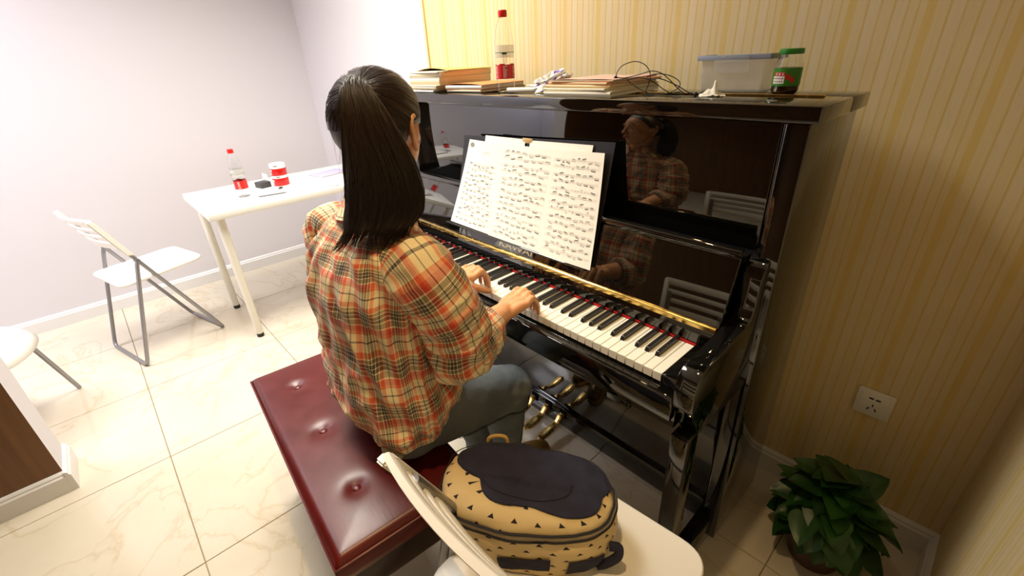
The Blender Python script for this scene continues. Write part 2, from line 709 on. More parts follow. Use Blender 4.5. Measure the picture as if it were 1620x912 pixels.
# pedals
for px in (-0.535, -0.612, -0.689):
    bm = bmesh.new()
    sp = [(0.300, 0.085, .0115), (0.285, 0.088, .0115), (0.268, 0.084, .011), (0.255, 0.068, .011), (0.243, 0.060, .0125), (0.215, 0.057, .0165), (0.19, 0.055, .018), (0.170, 0.0535, .0175), (0.158, 0.053, .013), (0.152, 0.053, .005)]
    top, bot = [], []
    for y, z, hwid in sp:
        th = .007
        top.append([bm.verts.new((px + q * hwid, y, z + (0.0022 if abs(q) < .6 else 0))) for q in (-1, -.5, .5, 1)])
        bot.append([bm.verts.new((px + q * hwid, y, z - th)) for q in (-1, 1)])
    for i in range(len(sp) - 1):
        for k in range(3):
            bm.faces.new((top[i][k], top[i][k + 1], top[i + 1][k + 1], top[i + 1][k]))
        bm.faces.new((bot[i][1], bot[i][0], bot[i + 1][0], bot[i + 1][1]))
        bm.faces.new((top[i][0], top[i + 1][0], bot[i + 1][0], bot[i][0]))
        bm.faces.new((top[i + 1][3], top[i][3], bot[i][1], bot[i + 1][1]))
    bm.faces.new((top[0][0], bot[0][0], bot[0][1], top[0][3], top[0][2], top[0][1]))
    bm.faces.new((top[-1][3], bot[-1][1], bot[-1][0], top[-1][0], top[-1][1], top[-1][2]))
    bmesh.ops.recalc_face_normals(bm, faces=bm.faces)
    P(autosmooth(fin(bm, 'pedal', M_gold), 50))
    P(box('pedal_slot', px - .016, px + .016, 0.286, 0.292, 0.066, 0.101, M_blackmatte, bev=.001))

# ------------------------------------------------------------------ sheet music on the fallboard
def lerp(a, b, t):
    return a + (b - a) * t


class Sheet:
    """a hanging page given by its four corners, slightly curled towards its foot"""
    def __init__(s, TL, TR, BR, BL, curl=0.006, lift=0.0):
        s.c = [np.array(v, float) for v in (TL, TR, BR, BL)]
        s.n = np.cross(s.c[1] - s.c[0], s.c[3] - s.c[0])
        s.n /= np.linalg.norm(s.n)
        if s.n[1] > 0:
            s.n = -s.n
        s.curl, s.lift = curl, lift

    def p(s, u, v, d=0.0):
        TL, TR, BR, BL = s.c
        q = lerp(lerp(TL, TR, u), lerp(BL, BR, u), v)
        bow = -0.003 + s.curl * (math.sin(PI * v) * 0.9 - 0.25 * math.sin(PI * u)) + s.lift
        return q - s.n * bow * 0.8 + s.n * d


def page(name, sh, m, label, cat='sheet music', group=None, nu=6, nv=12, th=0.0004):
    bm = bmesh.new()
    G = [[[bm.verts.new(sh.p(i / nu, j / nv, d)) for i in range(nu + 1)] for j in range(nv + 1)] for d in (0.0, -th)]
    for L, fl in ((G[0], 0), (G[1], 1)):
        for j in range(nv):
            for i in range(nu):
                f = [L[j][i], L[j + 1][i], L[j + 1][i + 1], L[j][i + 1]]
                bm.faces.new(f[::-1] if fl else f)
    edge = [(0, i) for i in range(nu)] + [(j, nu) for j in range(nv)] + [(nv, nu - i) for i in range(nu)] + [(nv - j, 0) for j in range(nv)]
    for k in range(len(edge)):
        a, b = edge[k], edge[(k + 1) % len(edge)]
        bm.faces.new((G[0][a[0]][a[1]], G[0][b[0]][b[1]], G[1][b[0]][b[1]], G[1][a[0]][a[1]]))
    bmesh.ops.recalc_face_normals(bm, faces=bm.faces)
    o = fin(bm, name, m, smooth=False)
    return tag(o, label, cat, group)


def notation(sh, parent, systems, v0, v1, u0=.08, u1=.94, seed=1, first_indent=0.0):
    """engraved music: staves, stems, beams and heads as thin printed quads"""
    r = random.Random(seed)
    light, dark = bmesh.new(), bmesh.new()

    def q(bm, ua, va, ub, vb, h0, h1=None):
        h1 = h0 if h1 is None else h1
        a = [sh.p(ua, va - h0, .0005), sh.p(ub, vb - h1, .0005), sh.p(ub, vb + h1, .0005), sh.p(ua, va + h0, .0005)]
        bm.faces.new([bm.verts.new(x) for x in a])
    pitch = (v1 - v0) / systems
    for sidx in range(systems):
        base = v0 + pitch * sidx
        ua = u0 + (first_indent if sidx == 0 else 0)
        for st in range(2):
            sv = base + pitch * (0.12 + 0.44 * st)
            sp = 0.0048
            for k in range(5):
                N_ = 6
                for i in range(N_):
                    q(light, lerp(ua, u1, i / N_), sv + k * sp, lerp(ua, u1, (i + 1) / N_), sv + k * sp, .0004)
            u = ua + .05
            busy = r.random() > .25
            while u < u1 - .06:
                n = r.choice((3, 4, 4, 4)) if busy else r.choice((1, 2, 4))
                step = r.uniform(.020, .027)
                h = sv + sp * r.uniform(0.5, 3.0)
                slope = r.uniform(-.012, .012)
                up = r.random() > .5
                if n > 1:
                    bv = h - .016 if up else h + .016
                    q(dark, u, bv, u + step * (n - 1), bv + slope, .0020)
                    if r.random() > .5:
                        bv2 = bv + (.0052 if up else -.0052)
                        q(dark, u, bv2, u + step * (n - 1), bv2 + slope, .0014)
                for k in range(n):
                    hv = h + slope * k / max(1, n - 1) + r.uniform(-.0045, .0045)
                    q(dark, u + step * k - .0042, hv, u + step * k + .0042, hv, .0021)
                    bv = (h - .016 if up else h + .016) + slope * k / max(1, n - 1)
                    mid = (hv + bv) / 2
                    q(dark, u + step * k - .0006, mid, u + step * k + .0006, mid, abs(hv - bv) / 2)
                u += step * n + r.uniform(.012, .035)
        # bar lines and brace
        for ub in (ua, lerp(ua, u1, .34), lerp(ua, u1, .67), u1):
            vv = base + pitch * .12
            hh = (pitch * .44 + .019) / 2
            q(light, ub - .0008, vv + hh, ub + .0008, vv + hh, hh)
    tag(fin(light, 'staff_lines', M_greyink, parent), kind='stuff')
    tag(fin(dark, 'printed_notes', M_ink, parent), kind='stuff')


S1 = Sheet((-.905, .2315, 1.112), (-.725, .2315, 1.110), (-.742, .1575, .8255), (-.966, .1575, .8285), .006, 0.0)
S2 = Sheet((-.738, .2295, 1.112), (-.506, .2295, 1.116), (-.512, .1545, .8245), (-.750, .1545, .8255), .006, 0.0)
S3 = Sheet((-.521, .2265, 1.116), (-.341, .2275, 1.124), (-.318, .1515, .8265), (-.5125, .1515, .8245), .006, 0.0)
SB1 = Sheet((-.826, .2375, 1.130), (-.640, .2375, 1.132), (-.650, .172, .87), (-.836, .172, .87), .002, 0.0)
SB2 = Sheet((-.620, .2375, 1.131), (-.386, .2375, 1.138), (-.395, .172, .87), (-.625, .172, .87), .002, 0.0)
o = page('sheet_music', S1, M_paper, 'music page with an oval grey stamp, leftmost of three on the piano', group='pages of piano music')
notation(S1, o, 6, .24, .97, .06, .93, 3, .04)
bm = bmesh.new()
for (uc, vc, ru, rv, ang) in ((.115, .055, .062, .026, 0),):
    ring = [bm.verts.new(S1.p(uc + ru * math.cos(2 * PI * k / 28), vc + rv * math.sin(2 * PI * k / 28), .0006)) for k in range(28)]
    bm.faces.new(ring)
fin(bm, 'oval_stamp', mat('grey_green_stamp', srgb(142, 146, 134), 0.8), o)
bm = bmesh.new()
r5 = random.Random(5)
for row, (v, ua, ub, h) in enumerate(((.120, .44, .62, .007), (.152, .48, .56, .0022), (.20, .10, .20, .002), (.20, .82, .92, .002))):
    u = ua
    while u < ub:
        wd = .022 if row == 0 else .008
        for t in range(3):
            vv = v + (t - 1) * h * .6
            a = [S1.p(u + x, vv + y, .0006) for x, y in ((0, -h * .16), (wd * .75, -h * .16), (wd * .75, h * .16), (0, h * .16))]
            bm.faces.new([bm.verts.new(x) for x in a])
        u += wd
tag(fin(bm, 'printed_title', M_greyink, o), kind='stuff')
o = page('sheet_music', S2, M_paper, 'white music page in the middle of the three on the piano', group='pages of piano music')
notation(S2, o, 7, .05, .99, .05, .92, 11)
o = page('sheet_music', S3, M_paper, 'white music page rightmost of the three, its lower corner jutting over the fallboard', group='pages of piano music')
notation(S3, o, 7, .06, .97, .06, .95, 23)
page('loose_paper', SB1, M_paper, 'blank paper peeking out behind the left and middle music pages', 'paper', 'papers behind the music')
page('loose_paper', SB2, M_paper, 'blank paper peeking out behind the right music page, top right', 'paper', 'papers behind the music')
# black folder leaning behind the pages
FB = Sheet((-.945, .2405, 1.121), (-.322, .2455, 1.150), (-.324, .178, .870), (-.950, .178, .870), .002)
fo = thing('document_folder', 'black plastic folder propped behind the white music pages', 'folder', (-.63, .2, .83))


def C_(o, par):
    """parent a world-space mesh under an empty"""
    o.parent = par
    o.matrix_parent_inverse = Matrix.Translation(par.location).inverted() if par.rotation_euler.z == 0 else (Matrix.Translation(par.location) @ Matrix.Rotation(par.rotation_euler.z, 4, 'Z')).inverted()
    return o


pg = page('cover', FB, M_folder, None, None, th=.0018)
C_(pg, fo)
cl = box('clip', -.652, -.612, .2335, .2395, 1.122, 1.136, mat('tan_tape', srgb(205, 175, 125), .5), bev=.001)
C_(cl, fo)

# ------------------------------------------------------------------ things on the piano lid
before_lid = set(bpy.data.objects)
LZ = 1.2436
M_cream = mat('yellowed_page_edges', srgb(226, 206, 160), 0.85)
g = N(M_cream)
geo = g.n('ShaderNodeNewGeometry').outputs['Position']
nz = g.noise(g.mapped(geo, (2, 2, 900)), 1.0, 2)
g.base(g.ramp(nz.outputs[0], [(0.35, srgb(218, 204, 168)), (0.65, srgb(242, 232, 206))]))
M_whitepages = mat('white_page_edges', srgb(238, 234, 222), 0.85)
g = N(M_whitepages)
geo = g.n('ShaderNodeNewGeometry').outputs['Position']
nz = g.noise(g.mapped(geo, (2, 2, 900)), 1.0, 2)
g.base(g.ramp(nz.outputs[0], [(0.35, srgb(214, 208, 192)), (0.65, srgb(246, 243, 234))]))


def book(label, cx, cy, z, lx, ly, h, rz, covercol, pages, group, spine='-x', sag=0.0, cover_th=.0008, overhang=.002, flop=0.0):
    t = thing('book', label, 'book', (cx, cy, z), rz, group)
    mc = mat('book_cover', covercol, 0.55)
    bm = bmesh.new()
    add_box(bm, -lx / 2 + overhang, lx / 2 - overhang, -ly / 2 + overhang, ly / 2 - overhang, cover_th, h - cover_th)
    bmesh.ops.subdivide_edges(bm, edges=bm.edges, cuts=3, use_grid_fill=True)
    for v in bm.verts:
        v.co.y += -.004 * math.sin(PI * min(1, max(0, v.co.z / h))) * (1 if v.co.y < 0 else -.2)
    fin(bm, 'pages', pages, t)
    for nm, zz in (('front_cover', h - cover_th), ('back_cover', 0.0)):
        bm = bmesh.new()
        add_box(bm, -lx / 2, lx / 2, -ly / 2, ly / 2, zz, zz + cover_th)
        if flop and nm == 'front_cover':
            bmesh.ops.subdivide_edges(bm, edges=bm.edges, cuts=7, use_grid_fill=True)
            for v in bm.verts:
                fx = v.co.x / lx + .5
                v.co.z += flop * (0.5 - 0.5 * math.cos(2 * PI * fx)) * (0.4 + .6 * max(0, -v.co.y / ly + .5)) + .002 * math.sin(9 * fx)
        fin(bm, nm, mc, t)
    sx = -lx / 2 if spine == '-x' else lx / 2
    bm = bmesh.new()
    add_box(bm, sx - .0006, sx + .0006, -ly / 2, ly / 2, 0, h)
    fin(bm, 'spine', mc, t)
    return t


GA = 'books and music volumes stacked at the left end of the piano lid'
book('white magazine lying flat at the left end of the lid, lowest of its stack', -1.37, .475, LZ, .20, .26, .007, .02, srgb(236, 236, 238), M_whitepages, GA)
book('thin brown book second from the bottom of the left stack', -1.355, .48, LZ + .0072, .20, .25, .005, .06, srgb(110, 84, 52), M_cream, GA)
book('olive covered booklet in the left stack below the thick volume', -1.365, .475, LZ + .0124, .22, .25, .007, .03, srgb(176, 140, 60), M_cream, GA)
book('thin beige booklet directly under the thickest volume', -1.35, .48, LZ + .0196, .21, .25, .005, -.03, srgb(196, 176, 140), M_whitepages, GA)
book('thick paperback with yellowed page edges in the left stack', -1.352, .50, LZ + .0248, .21, .27, .029, .02, srgb(210, 204, 190), M_cream, GA)
book('paperback of medium thickness on top of the thickest volume', -1.356, .505, LZ + .054, .215, .27, .015, .04, srgb(222, 214, 194), M_cream, GA)
book('thin white booklet second from the top of the left stack', -1.35, .50, LZ + .0692, .21, .27, .004, -.03, srgb(238, 232, 216), M_whitepages, GA)
book('yellow sheet booklet with a bent up cover, topmost of the left stack', -1.335, .51, LZ + .0735, .20, .25, .003, .10, srgb(216, 186, 92), M_cream, GA, flop=.012)
book('orange covered album with sagging pages behind the water bottle', -1.135, .505, LZ + .0105, .20, .24, .014, .10, srgb(228, 138, 78), M_whitepages, GA, flop=.008)
book('brown covered book directly under the orange album', -1.128, .505, LZ + .0002, .20, .24, .010, .05, srgb(96, 70, 36), M_cream, GA)
GB = 'music books in the stack at the middle of the piano lid'
book('thick white book at the bottom of the middle stack', -.565, .50, LZ, .245, .27, .013, .05, srgb(222, 212, 180), M_whitepages, GB)
book('cream book second from the bottom of the middle stack', -.572, .505, LZ + .0135, .24, .27, .008, -.02, srgb(226, 212, 168), M_whitepages, GB)
book('yellow book with orange spine in the middle stack', -.575, .51, LZ + .022, .24, .26, .008, .04, srgb(228, 176, 110), M_cream, GB)
book('orange covered book second from the top of the middle stack', -.565, .515, LZ + .0305, .235, .26, .006, -.06, srgb(226, 140, 88), M_cream, GB)
book('pale lilac and orange booklet topmost of the middle stack', -.57, .515, LZ + .037, .23, .255, .004, .07, srgb(222, 186, 168), M_cream, GB, flop=.004)

# bottles
M_pet = mat('clear_bottle_plastic', (0.97, 0.98, 0.98, 1), 0.04, ior=1.3, trans=1.0)
M_water = mat('water', (0.97, 0.985, 0.98, 1), 0.0, ior=1.333, trans=1.0)
M_redcap = mat('red_cap_plastic', srgb(222, 30, 26), 0.35)
M_redlabel = mat('red_label', srgb(208, 30, 24), 0.4)
M_whitelabel = mat('white_print', srgb(244, 240, 234), 0.5)
M_clearlabel = mat('clear_label_film', srgb(236, 236, 226), 0.3, alpha=.35)
M_green = mat('green_print', srgb(40, 96, 60), 0.5)


def wrap(bm_or_me, R, ang0, z0, verts):
    for v in verts:
        a = ang0 + v.co.x / R
        v.co = Vector((R * math.cos(a), R * math.sin(a), z0 + v.co.y))


def cyl_patch(bm, R, a0, a1, z0, z1, n=10):
    A = [[bm.verts.new((R * math.cos(lerp(a0, a1, i / n)), R * math.sin(lerp(a0, a1, i / n)), z)) for i in range(n + 1)] for z in (z0, z1)]
    for i in range(n):
        bm.faces.new((A[0][i], A[0][i + 1], A[1][i + 1], A[1][i]))


def bottle(label, loc, rz):
    t = thing('water_bottle', label, 'bottle', loc, rz, 'clear water bottles with red caps')
    prof = [(0, .004), (.018, .003), (.026, .0), (.031, .004), (.0325, .010), (.0310, .016), (.0325, .022), (.0310, .028), (.0325, .034), (.0315, .042),
            (.0325, .050), (.0325, .125), (.0335, .132), (.0335, .150), (.0315, .172), (.027, .195), (.0205, .216), (.0135, .229), (.0125, .234), (.0125, .236)]
    inner = [(max(0, r - .0008), z + (.0012 if r < .03 and z < .02 else 0)) for r, z in prof]
    lathe('bottle_body', prof + [(inner[-1][0], prof[-1][1])] + inner[::-1][1:], M_pet, t, 28, 50)
    lathe('cap', [(0, .252), (.0135, .252), (.0145, .250), (.0150, .246), (.0150, .238), (.0142, .232), (.0130, .2318), (.0130, .236), (0, .236)], M_redcap, t, 28, 30)
    lathe('neck_ring', [(.0126, .2285), (.0158, .2285), (.0158, .2305), (.0126, .2305)], M_pet, t, 24)
    lathe('clear_label', [(.0328, .110), (.0330, .111), (.0338, .130), (.0338, .149)], M_clearlabel, t, 28)
    R = .0329
    lb = lathe('red_label', [(R, .044), (R, .088)], M_redlabel, t, 36)
    bm = bmesh.new()
    for k in range(5):
        a0 = 2 * PI * k / 5
        cyl_patch(bm, R, a0, a0 + PI / 5, .088, .091, 5)
    tag(fin(bm, 'label_edge', M_redlabel, lb), kind='stuff')
    lathe('label_line', [(R + .001, .1255), (R + .001, .1268)], M_green, t, 28)
    # vertical brand characters and small print lines
    for kk, a in enumerate((PI * .655, PI * 1.345)):
        chars = '农夫山泉'
        for ci in range(3):
            me = text_mesh(chars[ci], .0135)
            xs = [v.co.x for v in me.vertices]
            cx = (max(xs) + min(xs)) / 2
            for v in me.vertices:
                v.co.x -= cx
                v.co.y += .0735 - ci * .0128
            for v in me.vertices:
                aa = a + v.co.x / R
                v.co = Vector(((R + .0004) * math.cos(aa), (R + .0004) * math.sin(aa), v.co.y))
            link('label_character', me, M_whitelabel, lb)
    bm = bmesh.new()
    rr = random.Random(2)
    for base in (PI * .93, PI * 1.90):
        z = .085
        while z > .047:
            cyl_patch(bm, R + .0004, base, base + rr.uniform(.25, .5), z - .0010, z, 4)
            z -= .0028
    tag(fin(bm, 'small_print', M_whitelabel, lb), kind='stuff')
    bm = bmesh.new()
    for base in (PI * .93, PI * 1.93):
        cyl_patch(bm, R + .0012, base - .05, base + .45, .120, .1255, 5)
    tag(fin(bm, 'green_mark', M_green, t), kind='stuff')
    bm = bmesh.new()
    for base in (PI * .95, PI * 1.95):
        for z in (.118, .113, .106, .100, .094):
            cyl_patch(bm, R + .0004, base, base + .38, z - .0006, z, 4)
        for d in (0, .36):
            cyl_patch(bm, R + .0004, base + d, base + d + .02, .094, .118, 2)
    tag(fin(bm, 'red_print', M_redlabel, t), kind='stuff')
    return t


bottle('clear water bottle with red cap and red label standing on the piano lid', (-.938, .437, LZ), PI * .767)
# whiteboard marker
t = thing('marker_pen', 'white marker pen lying beside the bottle on the piano lid', 'pen', (-.845, .425, LZ + .0085), .35)
M_mk = mat('white_marker_plastic', srgb(232, 226, 210), .4)
for nm, prof, mm in (('barrel', [(0, -.055), (.0075, -.055), (.0085, -.052), (.0085, .03), (0, .03)], M_mk),
                     ('cap', [(0, .028), (.0088, .028), (.0088, .058), (.006, .062), (0, .062)], M_mk),
                     ('tip_plug', [(0, -.0565), (.003, -.0565), (.003, -.0548), (0, -.0548)], M_blackmatte)):
    lathe(nm, prof, mm, t, 18, 30, rot=(0, PI / 2, 0))


def crumple(name, label, cat, c, size, m, seed, fold=.35, seg=(30, 18), parent=None, freq=1.7):
    bm = bmesh.new()
    bmesh.ops.create_uvsphere(bm, u_segments=seg[0], v_segments=seg[1], radius=1.0)
    for v in bm.verts:
        p = v.co.copy()
        d = 1 + fold * abs(fbm(p.x * freq + seed, p.y * freq, p.z * freq, 4)) - fold * .5
        v.co = Vector((p.x * size[0] * d, p.y * size[1] * d, p.z * size[2] * d))
    mz = min(v.co.z for v in bm.verts)
    for v in bm.verts:
        v.co.z = max(v.co.z, -size[2] * .62)
    mz = min(v.co.z for v in bm.verts)
    for v in bm.verts:
        v.co.z -= mz
    o = fin(bm, name, m, None, smooth=False, loc=c)
    if label:
        tag(o, label, cat)
    return o


# crumpled plastic bag with purple print
M_pbag = mat('thin_white_plastic_film', srgb(240, 236, 226), .3, alpha=.92)
g = N(M_pbag)
tc = g.n('ShaderNodeTexCoord').outputs['Object']
nz = g.noise(tc, 42, 1)
nz2 = g.noise(tc, 14, 2)
msk = g.math('MULTIPLY', g.math('GREATER_THAN', nz.outputs[0], .60), g.math('GREATER_THAN', nz2.outputs[0], .50))
g.base(g.mix(msk, srgb(240, 236, 226), srgb(112, 72, 168)))
o = crumple('plastic_bag', 'crumpled white plastic bag with purple print on the piano lid', 'bag', (-.755, .475, LZ), (.095, .055, .036), M_pbag, 3.3, .9)
for v in o.data.vertices:
    f = max(0.0, (v.co.x + .02) / .1)
    v.co.z += .028 * f * f
    if v.co.x < -.03:
        v.co.z *= .7

# earphones: cable loops with ear buds and plug
M_wire = mat('black_cable', (0.006, 0.006, 0.006, 1), .35)
t = thing('earphones', 'tangled black earphones lying over the middle books on the piano lid', 'earphones', (-.36, .44, LZ))
loop = [(-.470, .44, 1.291), (-.464, .435, 1.302), (-.450, .44, 1.319), (-.417, .45, 1.328), (-.384, .45, 1.318), (-.367, .45, 1.297), (-.366, .445, 1.272), (-.371, .44, 1.251), (-.365, .435, 1.2465), (-.34, .44, 1.246), (-.30, .45, 1.246), (-.262, .46, 1.246)]
w2 = [(-.468, .44, 1.289), (-.445, .445, 1.287), (-.40, .45, 1.295), (-.365, .45, 1.303), (-.335, .45, 1.298), (-.308, .45, 1.282), (-.283, .45, 1.262), (-.262, .455, 1.248), (-.24, .46, 1.246)]
w3 = [(-.424, .43, 1.284), (-.385, .43, 1.288), (-.352, .435, 1.280), (-.322, .44, 1.262), (-.297, .445, 1.249), (-.27, .45, 1.246)]
w4 = [(-.424, .43, 1.282), (-.405, .43, 1.270), (-.372, .43, 1.255), (-.335, .432, 1.2462), (-.305, .44, 1.248), (-.281, .452, 1.262), (-.284, .46, 1.276), (-.31, .46, 1.290), (-.345, .455, 1.296), (-.375, .45, 1.290), (-.36, .445, 1.284), (-.33, .44, 1.285), (-.29, .45, 1.270), (-.25, .46, 1.248)]
w5 = [(-.37, .425, 1.2455), (-.33, .425, 1.2455), (-.29, .43, 1.2455), (-.262, .44, 1.2465), (-.276, .445, 1.252), (-.31, .44, 1.2465), (-.345, .43, 1.2462)]
w6 = [(-.262, .46, 1.246), (-.247, .46, 1.250), (-.235, .455, 1.2475), (-.222, .455, 1.2475)]
for wpts in (loop, w2, w3, w4, w5, w6):
    C_(tube('cable', wpts, .0012, M_wire, None, 6, 46), t)
for p, rr in (((-.4705, .438, 1.2865), (.0052, .0052, .0075)), ((-.231, .452, 1.2475), (.005, .0065, .005)), ((-.222, .462, 1.2475), (.0065, .005, .005))):
    bm = bmesh.new()
    blob(bm, p, rr, None, 14, 10)
    C_(fin(bm, 'ear_bud', M_wire, smooth=True), t)
for a, b in (((-.236, .46, 1.2475), (-.214, .45, 1.2475)), ((-.243, .452, 1.247), (-.212, .462, 1.2478))):
    C_(tube('plug', [a, b], .0028, M_wire, None, 8), t)

# crumpled tissue
M_tissue = mat('white_tissue', srgb(244, 238, 222), .9)
bm = bmesh.new()
G = []
for j in range(17):
    row = []
    for i in range(17):
        x, y = i / 16 - .5, j / 16 - .5
        r = math.hypot(x, y)
        peak = .033 * math.exp(-((x - .10) ** 2 / .008 + (y + .05) ** 2 / .05)) + .012 * math.exp(-((x + .15) ** 2 + (y) ** 2) / .05)
        z = peak + .006 * abs(fbm(x * 6, y * 6, 2.2, 3)) - .010 * max(0, r - .35)
        row.append(bm.verts.new((x * .062 * (1 - .3 * peak / .03), y * .05, max(.0006, z + .002))))
    G.append(row)
for j in range(16):
    for i in range(16):
        bm.faces.new((G[j][i], G[j][i + 1], G[j + 1][i + 1], G[j + 1][i]))
o = fin(bm, 'tissue', M_tissue, None, smooth=True, loc=(-.192, .46, LZ), rot=(0, 0, .5))
tag(o, 'crumpled white paper tissue lying in front of the clear box', 'tissue')

# clear lidded box
M_clear = mat('frosted_clear_plastic', (0.92, 0.92, 0.92, 1), .22, ior=1.18, trans=.86)
M_gasket = mat('grey_blue_lid_rim', srgb(150, 158, 178), .35)
t = thing('storage_box', 'clear plastic food box with grey blue lid rim beside the sauce jar', 'box', (-.188, .592, LZ), .0)
bm = bmesh.new()
for a in ((-.085, .085, -.048, .048, 0.0, .082),):
    vs = add_box(bm, *a, .008, 3)
for v in bm.verts:
    k = .93 + .07 * v.co.z / .082
    v.co.x *= k
    v.co.y *= k
bm.faces.ensure_lookup_table()
topf = [f for f in bm.faces if f.normal.z > .9 and f.calc_center_median().z > .08]
bmesh.ops.delete(bm, geom=topf, context='FACES')
o = autosmooth(fin(bm, 'box_body', M_clear, t), 35)
so = o.modifiers.new('s', 'SOLIDIFY')
so.thickness = .0016
box('lid', -.092, .092, -.054, .054, .0815, .086, M_clear, t, .003)
box('lid_rim', -.093, .093, -.056, -.053, .078, .090, M_gasket, t, .001)
box('lid_rim', -.093, -.090, -.053, .054, .078, .090, M_gasket, t, .001)
box('lid_rim', .090, .093, -.053, .054, .078, .090, M_gasket, t, .001)
fl_ = box('lock_flap', -.045, .045, -.0575, -.0555, .048, .088, M_clear, t, .0008)
box('flap_slot', -.03, .03, -.0585, -.0572, .070, .074, M_clear, fl_, .0005)

# sauce jar
t = thing('sauce_jar', 'glass jar of dark red sauce with green lid and green label', 'jar', (-.055, .548, LZ), PI * .478)
M_glass = mat('jar_glass', (0.97, 0.98, 0.97, 1), .02, ior=1.45, trans=1.0)
M_sauce = mat('dark_red_sauce', (0.028, 0.004, 0.003, 1), .25)
M_glid = mat('green_tin_lid', srgb(40, 128, 34), .35)
M_glabel = mat('green_label', srgb(52, 128, 22), .45)
prof = [(0, .003), (.022, .0), (.0275, .003), (.0295, .010), (.0300, .055), (.0292, .066), (.0255, .076), (.0235, .082), (.0235, .086)]
inner = [(max(0, r - .0018), z + (.002 if z < .02 else 0)) for r, z in prof]
lathe('glass', prof + inner[::-1], M_glass, t, 32, 50)
lathe('sauce', [(0, .0022), (.021, .0012), (.0268, .0040), (.0288, .0105), (.0293, .052), (.0288, .056), (.012, .0585), (0, .058)], M_sauce, t, 28, 50)
lathe('lid', [(0, .0985), (.0245, .0985), (.0262, .0970), (.0266, .094), (.0266, .088), (.0258, .0865), (.024, .0865), (.024, .0875), (0, .0875)], M_glid, t, 36, 30)
R = .0304
lb = lathe('label', [(R, .019), (R, .058)], M_glabel, t, 40)
bm = bmesh.new()
a0 = PI * .83
cyl_patch(bm, R + .0003, a0 - .05, a0 + .80, .041, .049, 8)
fin(bm, 'red_ribbon', M_redlabel, lb)
bm = bmesh.new()
cyl_patch(bm, R + .0004, a0 - .12, a0 + .78, .0245, .0405, 8)
fin(bm, 'white_panel', M_whitelabel, lb)
bm = bmesh.new()
for k in range(3):
    b = a0 + .08 + .24 * k
    for zz in (.0428, .0447, .0468):
        cyl_patch(bm, R + .0006, b, b + .14, zz, zz + .0007, 3)
    cyl_patch(bm, R + .0006, b + .06, b + .085, .0425, .0478, 2)
tag(fin(bm, 'ribbon_strokes', M_whitelabel, lb), kind='stuff')
bm = bmesh.new()
for zz in (.0345, .0278):
    for k in range(5):
        b = a0 - .04 + .155 * k
        cyl_patch(bm, R + .0007, b, b + .10, zz, zz + .0025, 2)
tag(fin(bm, 'panel_print', mat('dark_red_print', srgb(130, 50, 40), .6), lb), kind='stuff')
M_tom = mat('tomato_print', srgb(200, 34, 26), .45)
bm = bmesh.new()
for da, zz, rr in ((1.00, .0385, .0060), (1.33, .0325, .0060)):
    ring = []
    for k in range(20):
        x = rr * math.cos(2 * PI * k / 20)
        aa = a0 + da + x / R
        ring.append(bm.verts.new(((R + .0005) * math.cos(aa), (R + .0005) * math.sin(aa), zz + rr * math.sin(2 * PI * k / 20))))
    bm.faces.new(ring)
tag(fin(bm, 'tomato_picture', M_tom, lb), kind='stuff')

# the lid things were laid out for a lid plane 8 mm lower and a little deeper: settle them on the lid
for o in bpy.data.objects:
    if o.parent is None and o not in before_lid and o.type in {'EMPTY', 'MESH'}:
        o.scale = o.scale * 0.93
        o.location = Vector((0.3752, -0.7538, 1.3574)) + 0.93 * (o.location - Vector((0.3752, -0.7538, 1.3574)))

# ------------------------------------------------------------------ white table with things on it
t = thing('side_table', 'white table with round legs standing by the left wall', 'table', (-2.515, .09, 0))
box('tabletop', -.315, .315, -.50, .50, .706, .740, M_tabletop, t, .002)
for lx, ly in ((.262, -.448), (-.225, -.448), (.262, .448), (-.225, .448)):
    lg = lathe('leg', [(0, .022), (.017, .022), (.0185, .03), (.021, .45), (.021, .698), (.03, .700), (.03, .7065), (0, .7065)], M_legwhite, t, 20, 30, loc=(lx, ly, 0))
    lathe('foot', [(0, 0), (.017, 0), (.018, .003), (.018, .021), (.014, .0225), (0, .0225)], M_rubber, lg, 18, 30)
TZ = .7402
bottle('clear water bottle with red cap and red label standing on the white table', (-2.455, -.175, TZ), PI * .50)
# red and white tin
t = thing('tin_canister', 'round tin with two red bands on white, standing on the white table', 'tin', (-2.50, .045, TZ))
M_tinw = mat('white_tin_enamel', srgb(244, 242, 236), .3)
M_tinr = mat('red_tin_enamel', srgb(190, 22, 20), .25)
lathe('body', [(0, 0), (.040, 0), (.0425, .003), (.0425, .118), (.040, .122), (0, .122)], M_tinw, t, 32, 35)
for z0, z1 in ((.012, .055), (.070, .110)):
    rb = lathe('red_band', [(.0428, z0), (.0430, z0 + .001), (.0430, z1 - .001), (.0428, z1)], M_tinr, t, 36)
    bm = bmesh.new()
    for a, zz in ((-.9 * PI / 2, z0 + .008), (-.8 * PI / 2, z0 + .024)):
        cyl_patch(bm, .0434, a - .25, a + .05, zz, zz + .010, 4)
    tag(fin(bm, 'label_patch', M_whitelabel, rb), kind='stuff')
lathe('lid', [(.0405, .121), (.0432, .122), (.0432, .132), (.041, .135), (0, .1355)], M_tinw, t, 32, 35)
bm = bmesh.new()
for zz in (.0600, .123, .004):
    cyl_patch(bm, .0436, -.75, -.30, zz, zz + .005, 5)
tag(fin(bm, 'grey_print', mat('grey_print', srgb(110, 110, 106), .6), t), kind='stuff')
# small dark box with a white flap
t = thing('small_box', 'small dark grey box with white flap behind the bottle on the white table', 'box', (-2.585, -.035, TZ), .25)
box('box_body', -.035, .035, -.030, .030, 0, .032, mat('dark_grey_card', srgb(62, 64, 66), .6), t, .002)
prism('flap', [(-.030, .033), (.030, .033), (.024, .070), (-.018, .075)], 'y', .022, .026, M_whitelabel, t, .0006)
